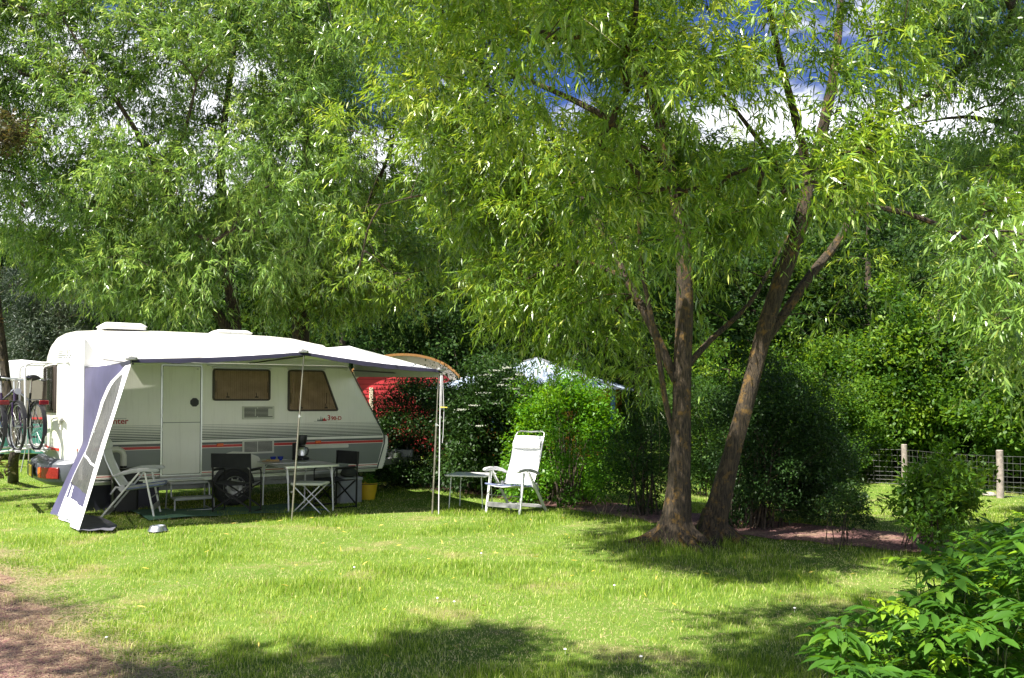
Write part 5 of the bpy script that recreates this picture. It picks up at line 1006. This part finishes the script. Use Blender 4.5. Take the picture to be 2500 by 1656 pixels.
shader('willow standing left of the camera, overhanging the gravel track', (-7.5, 1.5), [(300, 1650, .35, 7), (540, 1655, .25, 5), (-80, 1470, .3, 4), (60, 1520, .2, 3), (120, 1600, .25, 3), (1000, 1605, .28, 15), (1190, 1565, .18, 10), (830, 1640, .2, 8), (1090, 1640, .25, 10), (1420, 1630, .12, 4), (600, 1640, .2, 5), (60, 1500, .2, 2)], 5.6, 7.5, 10)
shader('willow standing right of the camera, shading the elder bush', (3.5, -1.2), [(1950, 1600, .3, 9), (1880, 1530, .15, 5), (1820, 1640, .25, 7), (2200, 1600, .6, 40), (2400, 1500, .5, 26), (2050, 1500, .25, 6), (2300, 1400, .4, 10), (1560, 1650, .2, 3)], 5.4, 7.0, 10)
# ================================================================ shrubs
def stems(mb, base, C, r=.016, spread=.15, n=4):
    for c in C:
        a = Vector((base[0]+R.normal(0, spread), base[1]+R.normal(0, spread), float(T(base[0], base[1]))-.03)); b = Vector(c); m = a.lerp(b, .5)+Vector((0, 0, .18*(b-a).length)); m.x = a.x+(b.x-a.x)*.3; m.y = a.y+(b.y-a.y)*.3
        mb.tube([a, a.lerp(m, .6), m, b], [r, r*.8, r*.6, r*.25], n)
def shrub(lbl, base, poly, ncl, d0, d1, m, nlf, leaf, rad, cat='shrub', name='shrub', wdt=.5, nst=14, cull=True, bk=None, tb=.42, group=None, ts=.1, sr=.016):
    t = thing(name, (0, 0, 0), 0, lbl, cat, group); C = region(poly, ncl, d0, d1); C = C+R.normal(0, .05, C.shape); st_ = R.random(len(C)) < .09; C[st_] += nrmz(C[st_]-C.mean(0))*R.uniform(.10, .32, (int(st_.sum()), 1)); C = C[C[:, 2] > T(C[:, 0], C[:, 1])+.12]
    if cull: C = suncull(C, .9, .35)
    mb = MB(); stems(mb, base, C[R.permutation(len(C))[:nst]], sr); mb.build('stems', bk or bark2, t); crown_broad('foliage', t, C, m, nlf, leaf, rad, wdt, tbase=tb, ts=ts); return t, C
# dark hedge behind the right-hand pole
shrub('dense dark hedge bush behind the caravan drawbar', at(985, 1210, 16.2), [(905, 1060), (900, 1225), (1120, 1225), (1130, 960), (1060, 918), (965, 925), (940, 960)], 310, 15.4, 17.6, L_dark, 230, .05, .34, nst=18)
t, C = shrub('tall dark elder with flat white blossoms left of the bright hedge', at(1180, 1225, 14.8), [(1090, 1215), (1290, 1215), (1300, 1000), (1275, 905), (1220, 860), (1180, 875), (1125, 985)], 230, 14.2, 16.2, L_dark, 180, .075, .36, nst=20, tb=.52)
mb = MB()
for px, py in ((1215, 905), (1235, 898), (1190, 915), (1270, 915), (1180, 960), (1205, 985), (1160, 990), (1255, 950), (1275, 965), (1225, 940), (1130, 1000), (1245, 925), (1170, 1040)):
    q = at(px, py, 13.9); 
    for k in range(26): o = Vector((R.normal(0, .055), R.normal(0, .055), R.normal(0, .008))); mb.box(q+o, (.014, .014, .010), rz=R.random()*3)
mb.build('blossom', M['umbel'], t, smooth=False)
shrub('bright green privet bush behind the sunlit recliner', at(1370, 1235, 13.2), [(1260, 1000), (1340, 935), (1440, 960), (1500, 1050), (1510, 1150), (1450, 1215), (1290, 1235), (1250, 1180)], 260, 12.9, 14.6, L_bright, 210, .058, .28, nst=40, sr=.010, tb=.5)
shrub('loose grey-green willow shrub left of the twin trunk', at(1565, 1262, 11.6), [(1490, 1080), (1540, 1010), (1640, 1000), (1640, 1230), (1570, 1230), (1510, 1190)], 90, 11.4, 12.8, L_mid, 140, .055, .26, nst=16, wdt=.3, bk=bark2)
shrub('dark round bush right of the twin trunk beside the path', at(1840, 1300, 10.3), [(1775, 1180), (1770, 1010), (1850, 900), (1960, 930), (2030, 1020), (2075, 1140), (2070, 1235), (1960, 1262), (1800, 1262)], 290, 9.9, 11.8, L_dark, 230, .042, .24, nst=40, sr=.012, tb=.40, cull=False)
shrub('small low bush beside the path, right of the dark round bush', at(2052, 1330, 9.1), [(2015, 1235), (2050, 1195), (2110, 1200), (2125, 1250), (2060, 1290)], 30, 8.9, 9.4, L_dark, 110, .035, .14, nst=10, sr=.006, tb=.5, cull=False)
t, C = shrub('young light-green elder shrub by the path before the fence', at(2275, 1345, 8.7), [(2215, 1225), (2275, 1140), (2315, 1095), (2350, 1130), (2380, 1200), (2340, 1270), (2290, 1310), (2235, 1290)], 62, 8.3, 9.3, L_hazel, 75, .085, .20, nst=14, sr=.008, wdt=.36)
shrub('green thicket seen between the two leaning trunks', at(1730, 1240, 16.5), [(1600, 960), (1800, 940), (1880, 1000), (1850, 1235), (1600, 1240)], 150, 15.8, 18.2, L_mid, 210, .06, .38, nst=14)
shrub('low dark hedge added behind the caravan to darken the gap under its floor', at(620, 1160, 17.5), [(330, 1060), (930, 1050), (930, 1150), (330, 1165)], 150, 17.0, 18.2, L_dark, 200, .06, .36, nst=16)  # added hedge, keeps the view under the caravan floor dark
# bare sprouts by the path
mb = MB()
for px in (1462, 1470, 1478, 1488):
    g = G(px, 1253); mb.tube([g, g+Vector((R.normal(0, .03), 0, .12)), g+Vector((R.normal(0, .05), 0, R.uniform(.18, .26)))], [.006, .004, .002], 5)
tag(mb.build('dry_sprouts', mat('dry_twig', (.30, .19, .13), .8)), 'leafless pinkish sprouts beside the dark path', 'sprouts')
# foreground elder: compound leaves
def elder(lbl, base, poly, n, d0, d1, big, df=None, sh=True):
    t = thing('elder_bush', (0, 0, 0), 0, lbl, 'bush'); C = region(poly, n, d0, d1, df); C = C[C[:, 2] > .05]; mb = MB()
    for c in C[R.permutation(len(C))[:60]]: stems(mb, (c[0]+.1, c[1]+.15), [c], .005, .10)
    mb.build('stems', mat('elder_stem', (.07, .09, .03), .7), t)
    k = len(C); nl = 5; K = np.repeat(np.arange(k), nl); a0 = R.uniform(0, 6.28, k)[K]+np.tile(np.arange(nl)*2*np.pi/nl, k)+R.normal(0, .2, k*nl); el = R.normal(.25, .3, k*nl)
    ax = np.stack((np.cos(a0)*np.cos(el), np.sin(a0)*np.cos(el), np.sin(el)), -1); ln = big*R.uniform(.9, 1.7, k*nl); tint = .42+R.normal(0, .10, k)[K]; yng = (R.random(k) < .14)[K]; tint = np.where(yng, .95, tint); ln = np.where(yng, ln*.6, ln)
    Pa, Da, La, Ta = [], [], [], []
    for s_, sd in ((1.0, 0), (.72, 1), (.72, -1), (.42, 1), (.42, -1)):
        side = nrmz(np.cross(ax, np.array((0, 0, 1.0)))); P = C[K]+ax*(ln*s_)[:, None]; P[:, 2] -= ln*s_*s_*.28; D = ax*(1 if sd == 0 else .45)+side*sd*.8+np.array((0, 0, -.28)); D += R.normal(0, .12, D.shape)
        Pa.append(P); Da.append(D); La.append(ln*R.uniform(.62, .85, len(ln))); Ta.append(tint+R.normal(0, .06, len(ln)))
    P, D, L, ti = np.vstack(Pa), nrmz(np.vstack(Da)), np.concatenate(La), np.clip(np.concatenate(Ta), .09, 1)
    n_ = len(P); side = nrmz(np.cross(D, np.array((0, 0, 1.0))+R.normal(0, .25, (n_, 3)))); nr = np.cross(side, D); W2 = L*R.uniform(.16, .21, n_); f = .35
    prof = ((0, .0), (.18, .75), (.45, 1.0), (.75, .62), (1.0, 0.0)); V = []
    for tt, ww in prof:
        c = P+D*(L*tt)[:, None]-nr*(L*.22*tt*tt)[:, None]; V += [c+side*(W2*ww)[:, None]+nr*(W2*ww*f)[:, None], c, c-side*(W2*ww)[:, None]+nr*(W2*ww*f)[:, None]]
    V = np.stack(V, 1); b = np.arange(n_)*15; F = []
    for i in range(4):
        for j in (0, 1): F.append(np.stack((b+i*3+j, b+i*3+j+1, b+i*3+3+j+1, b+i*3+3+j), 1))
    V1, F1, t1 = V.reshape(-1, 3), np.vstack(F), np.repeat(ti, 15)
    E = ax*ln[:, None]; E[:, 2] -= ln*.28; V, F, t2 = leafgeo(C[K], E, np.linalg.norm(E, axis=1), np.full(len(K), .006), np.full(len(K), .3), .5, .5); npmesh('foliage', np.vstack((V1, V)), np.vstack((F1, F+len(V1))), L_elder, t, np.concatenate((t1, t2)), smooth=True)
elder('large-leaved elder bush filling the bottom right foreground', (2.6, 4.2), [(2100, 1510), (2180, 1440), (2270, 1440), (2320, 1370), (2430, 1330), (2620, 1260), (2650, 1700), (2040, 1720), (2050, 1600)], 225, 3.6, 4.9, .088)
elder('small elder sprig with drooping leaflets left of the big elder bush', (1.85, 4.1), [(1990, 1560), (2060, 1500), (2090, 1570), (2040, 1640)], 9, 4.0, 4.4, .075)
elder('taller elder shoots behind the foreground bush at the right photo edge', (4.1, 6.2), [(2420, 1290), (2540, 1240), (2600, 1330), (2500, 1420), (2330, 1400), (2200, 1370), (2300, 1350)], 80, 5.6, 6.8, .085)
# left: dark small tree behind the bikes
t = thing('plum_tree', (0, 0, 0), 0, 'small dark-stemmed tree with reddish leaves behind the bicycles', 'tree'); g = G(32, 1178)
mb = MB(); nodes = limbs_mesh(mb, [[(g, .10), (at(34, 1120, 15.6), .085), (at(42, 1060, 15.6), .085), (at(20, 960, 15.6), .08), (at(5, 850, 15.6), .075), (at(-10, 700, 15.5), .06), (at(-30, 400, 15.3), .05)]])
C3 = region([(-60, 1105), (25, 1115), (25, 1160), (-60, 1165)], 16, 15.2, 15.6)
C = np.vstack((region([(-150, 270), (30, 280), (50, 330), (20, 370), (-150, 400)], 34, 13, 14.5), region([(-150, 400), (-20, 420), (-20, 800), (-150, 800)], 30, 15, 16.5)))
for px, py, r_, kk in ((-60, 1225, .7, 12), (90, 1212, .45, 8)):
    g = G(px, py); C = np.vstack((C, [(g.x-SH[0]*h+R.normal(0, r_*.6), g.y-SH[1]*h+R.normal(0, r_*.6), h) for h in R.uniform(4.2, 5.6, kk)]))
C = C[~((proj(C)[0] > 60) & (proj(C)[1] > 0) & (C[:, 2] > 2))]
twigs(mb, nodes, C, .01, 8); mb.build('trunk', bark2, t); crown_broad('crown', t, C, L_plum, 120, .085, .30, .5); tag(crown_broad('basal_shoots', t, C3, L_plum, 14, .09, .12, .6), kind='stuff')
# pines / dark trees at left behind
for lbl, px, D, poly, m, tb in (('dark pine at the far left behind the distant caravan', 60, 33, [(-250, 560), (60, 560), (120, 640), (130, 900), (-250, 900)], L_pine, .35), ('grey-green pine with a yellowish top left of the caravan roof', 150, 30, [(20, 680), (90, 640), (190, 640), (290, 700), (300, 900), (20, 900)], L_pine, .6)):
    t = thing('pine_tree', (0, 0, 0), 0, lbl, 'tree'); g = gl(*at(px, 978, D).xy); mb = MB(); nodes = limbs_mesh(mb, [[(g, .25), (at(px, 900, D), .22), (at(px+5, 750, D), .15), (at(px, 600, D), .06)]]); C = region(poly, 150, D-1.8, D+1.8); twigs(mb, nodes, C, .03, 6); mb.build('trunk', bark, t); crown_broad('crown', t, C, m, 330, .16, .65, .16, tbase=tb, ts=.16)
# ================================================================ wood beyond
def woodtree(name, m, r, h, leaf, ncl, nlf, th):
    t = bpy.data.objects.new(name, None); COL.objects.link(t); C = []
    while len(C) < ncl:
        p = R.uniform(-1, 1, 3); d = np.linalg.norm(p)
        if .35 < d < 1: q = 1+.22*math.sin(p[0]*5+p[2]*4+r)+.14*math.sin(p[1]*9+p[2]*7)+max(0, R.normal(0, .10)); C.append((p[0]*r*q, p[1]*r*q, max(.35, th+h/2+p[2]*h/2*(1-.15*abs(p[0]))*q)))
    C = np.array(C); mb = MB(); nodes = limbs_mesh(mb, [[(Vector((0, 0, -.3)), .22), (Vector((.05, 0, th)), .17), (Vector((.1, .1, th+h*.5)), .1), (Vector((0, .1, th+h*.9)), .03)]]); twigs(mb, nodes, C[::3], .02, 9); mb.build('trunk', bark2, t)
    crown_broad('crown', t, C, m, nlf, leaf, .55, .6, tbase=.40, ts=.2); return t
protos = [woodtree('wood_tree', L_mid, 2.7, 6.5, .15, 130, 130, 1.3), woodtree('wood_tree', L_hazel, 2.0, 4.6, .12, 130, 170, -.1), woodtree('wood_tree', L_mid, 3.0, 8.5, .16, 160, 130, 1.6)]
kinds = ['loose round-crowned tree in the green wood behind the campsite', 'bushy light green tree in the wood behind the wire fence', 'tall dense tree in the dark wood behind the campsite']
spots = [(-19, 38, 2), (-15, 34, 0), (-11.5, 31, 0), (-8, 30, 2), (-5.6, 27.5, 0), (-2.8, 31, 0), (0.4, 30.5, 2), (3.4, 31, 0), (6.2, 29.5, 2), (9, 31, 0), (12.5, 29.5, 2), (15.8, 28, 0), (19.5, 29, 2), (-22, 32, 0), (-13, 42, 2), (-6, 39, 2), (0.5, 40, 2), (6, 39, 2), (12, 39, 2), (18, 38, 2), (24, 35, 2), (-24, 44, 2), (3.9, 25.5, 0), (7.2, 24.9, 1), (9.8, 27, 1), (12.8, 25.4, 1), (15.3, 23.2, 1), (17.6, 21.2, 1), (13.9, 21.6, 1), (5.6, 21.8, 1), (21, 24, 1), (9.4, 24.6, 1), (12.2, 26.5, 1), (8.2, 27.5, 1), (17.8, 24.4, 1), (16.6, 25.2, 1), (14.6, 24.6, 1), (19, 22.6, 1)]
used = set(); RB = np.random.default_rng(5)
for i, (x, y, k) in enumerate(spots):
    z = float(hillz(x, y)) if y > 44 else float(T(x, y)); s_ = RB.uniform(.72, 1.28) if k == 1 else RB.uniform(.85, 1.25)
    if k in used:
        o = protos[k].copy(); COL.objects.link(o)
        for ch in protos[k].children: c = ch.copy(); COL.objects.link(c); c.parent = o
    else: o = protos[k]; used.add(k)
    o.location = (x, y, z-.1); o.rotation_euler = (0, 0, R.uniform(0, 6.28)); o.scale = (s_, s_, s_*R.uniform(.9, 1.15)); tag(o, kinds[k], 'tree', ['round trees of the wood', 'bushy trees behind the fence', 'tall trees of the wood'][k])
ORD = 'first second third fourth fifth sixth seventh eighth ninth tenth eleventh twelfth thirteenth fourteenth fifteenth sixteenth'.split()
for kd in range(3):
    os_ = [o for o in COL.objects if o.parent is None and o.get('label') == kinds[kd]]; os_.sort(key=lambda o: o.location.x/o.location.y)
    for q, o in enumerate(os_): o['label'] = kinds[kd].replace(' in the green wood behind the campsite', ' behind the campsite').replace(' in the dark wood behind the campsite', ' behind the campsite').replace(' in the wood behind the wire fence', ' behind the wire fence')+', '+ORD[q]+' from the left of its kind'
# far wooded hillside as one mass
C = []
for i in range(2300):
    y = 44+150*R.random()**1.3; x = R.uniform(-.75, .75)*y; z = float(hillz(x, y)); r_ = R.uniform(1.6, 3.4)*(1+.004*y); C.append((x, y, z+r_*.9, r_))
C = np.array(C); K = np.repeat(np.arange(len(C)), 170); off = nrmz(R.normal(0, 1, (len(K), 3))); off[:, 2] = np.abs(off[:, 2])*1.25-.2; sub = R.normal(0, .11, len(K))
lump = 1+.22*np.sin(off[:, 0]*5+C[K, 0])*np.sin(off[:, 2]*6+C[K, 1]); P = C[K, :3]+off*(C[K, 3]*lump*(.8+.25*R.random(len(K))))[:, None]; D = nrmz(off*.4+R.normal(0, .8, off.shape)); ll = R.uniform(.25, .55, len(K))*(.6+.006*C[K, 1])
tn_ = np.clip(.40+R.normal(0, .14, len(C))[K]+sub, .09, .95); V, F, tt = leafgeo(P, D, ll, ll*.7, tn_, .15, .5)
tag(npmesh('hillside_wood', V, F, L_mid, None, tt), 'green broadleaf wood covering the hillside behind everything', 'wood', kind='stuff')
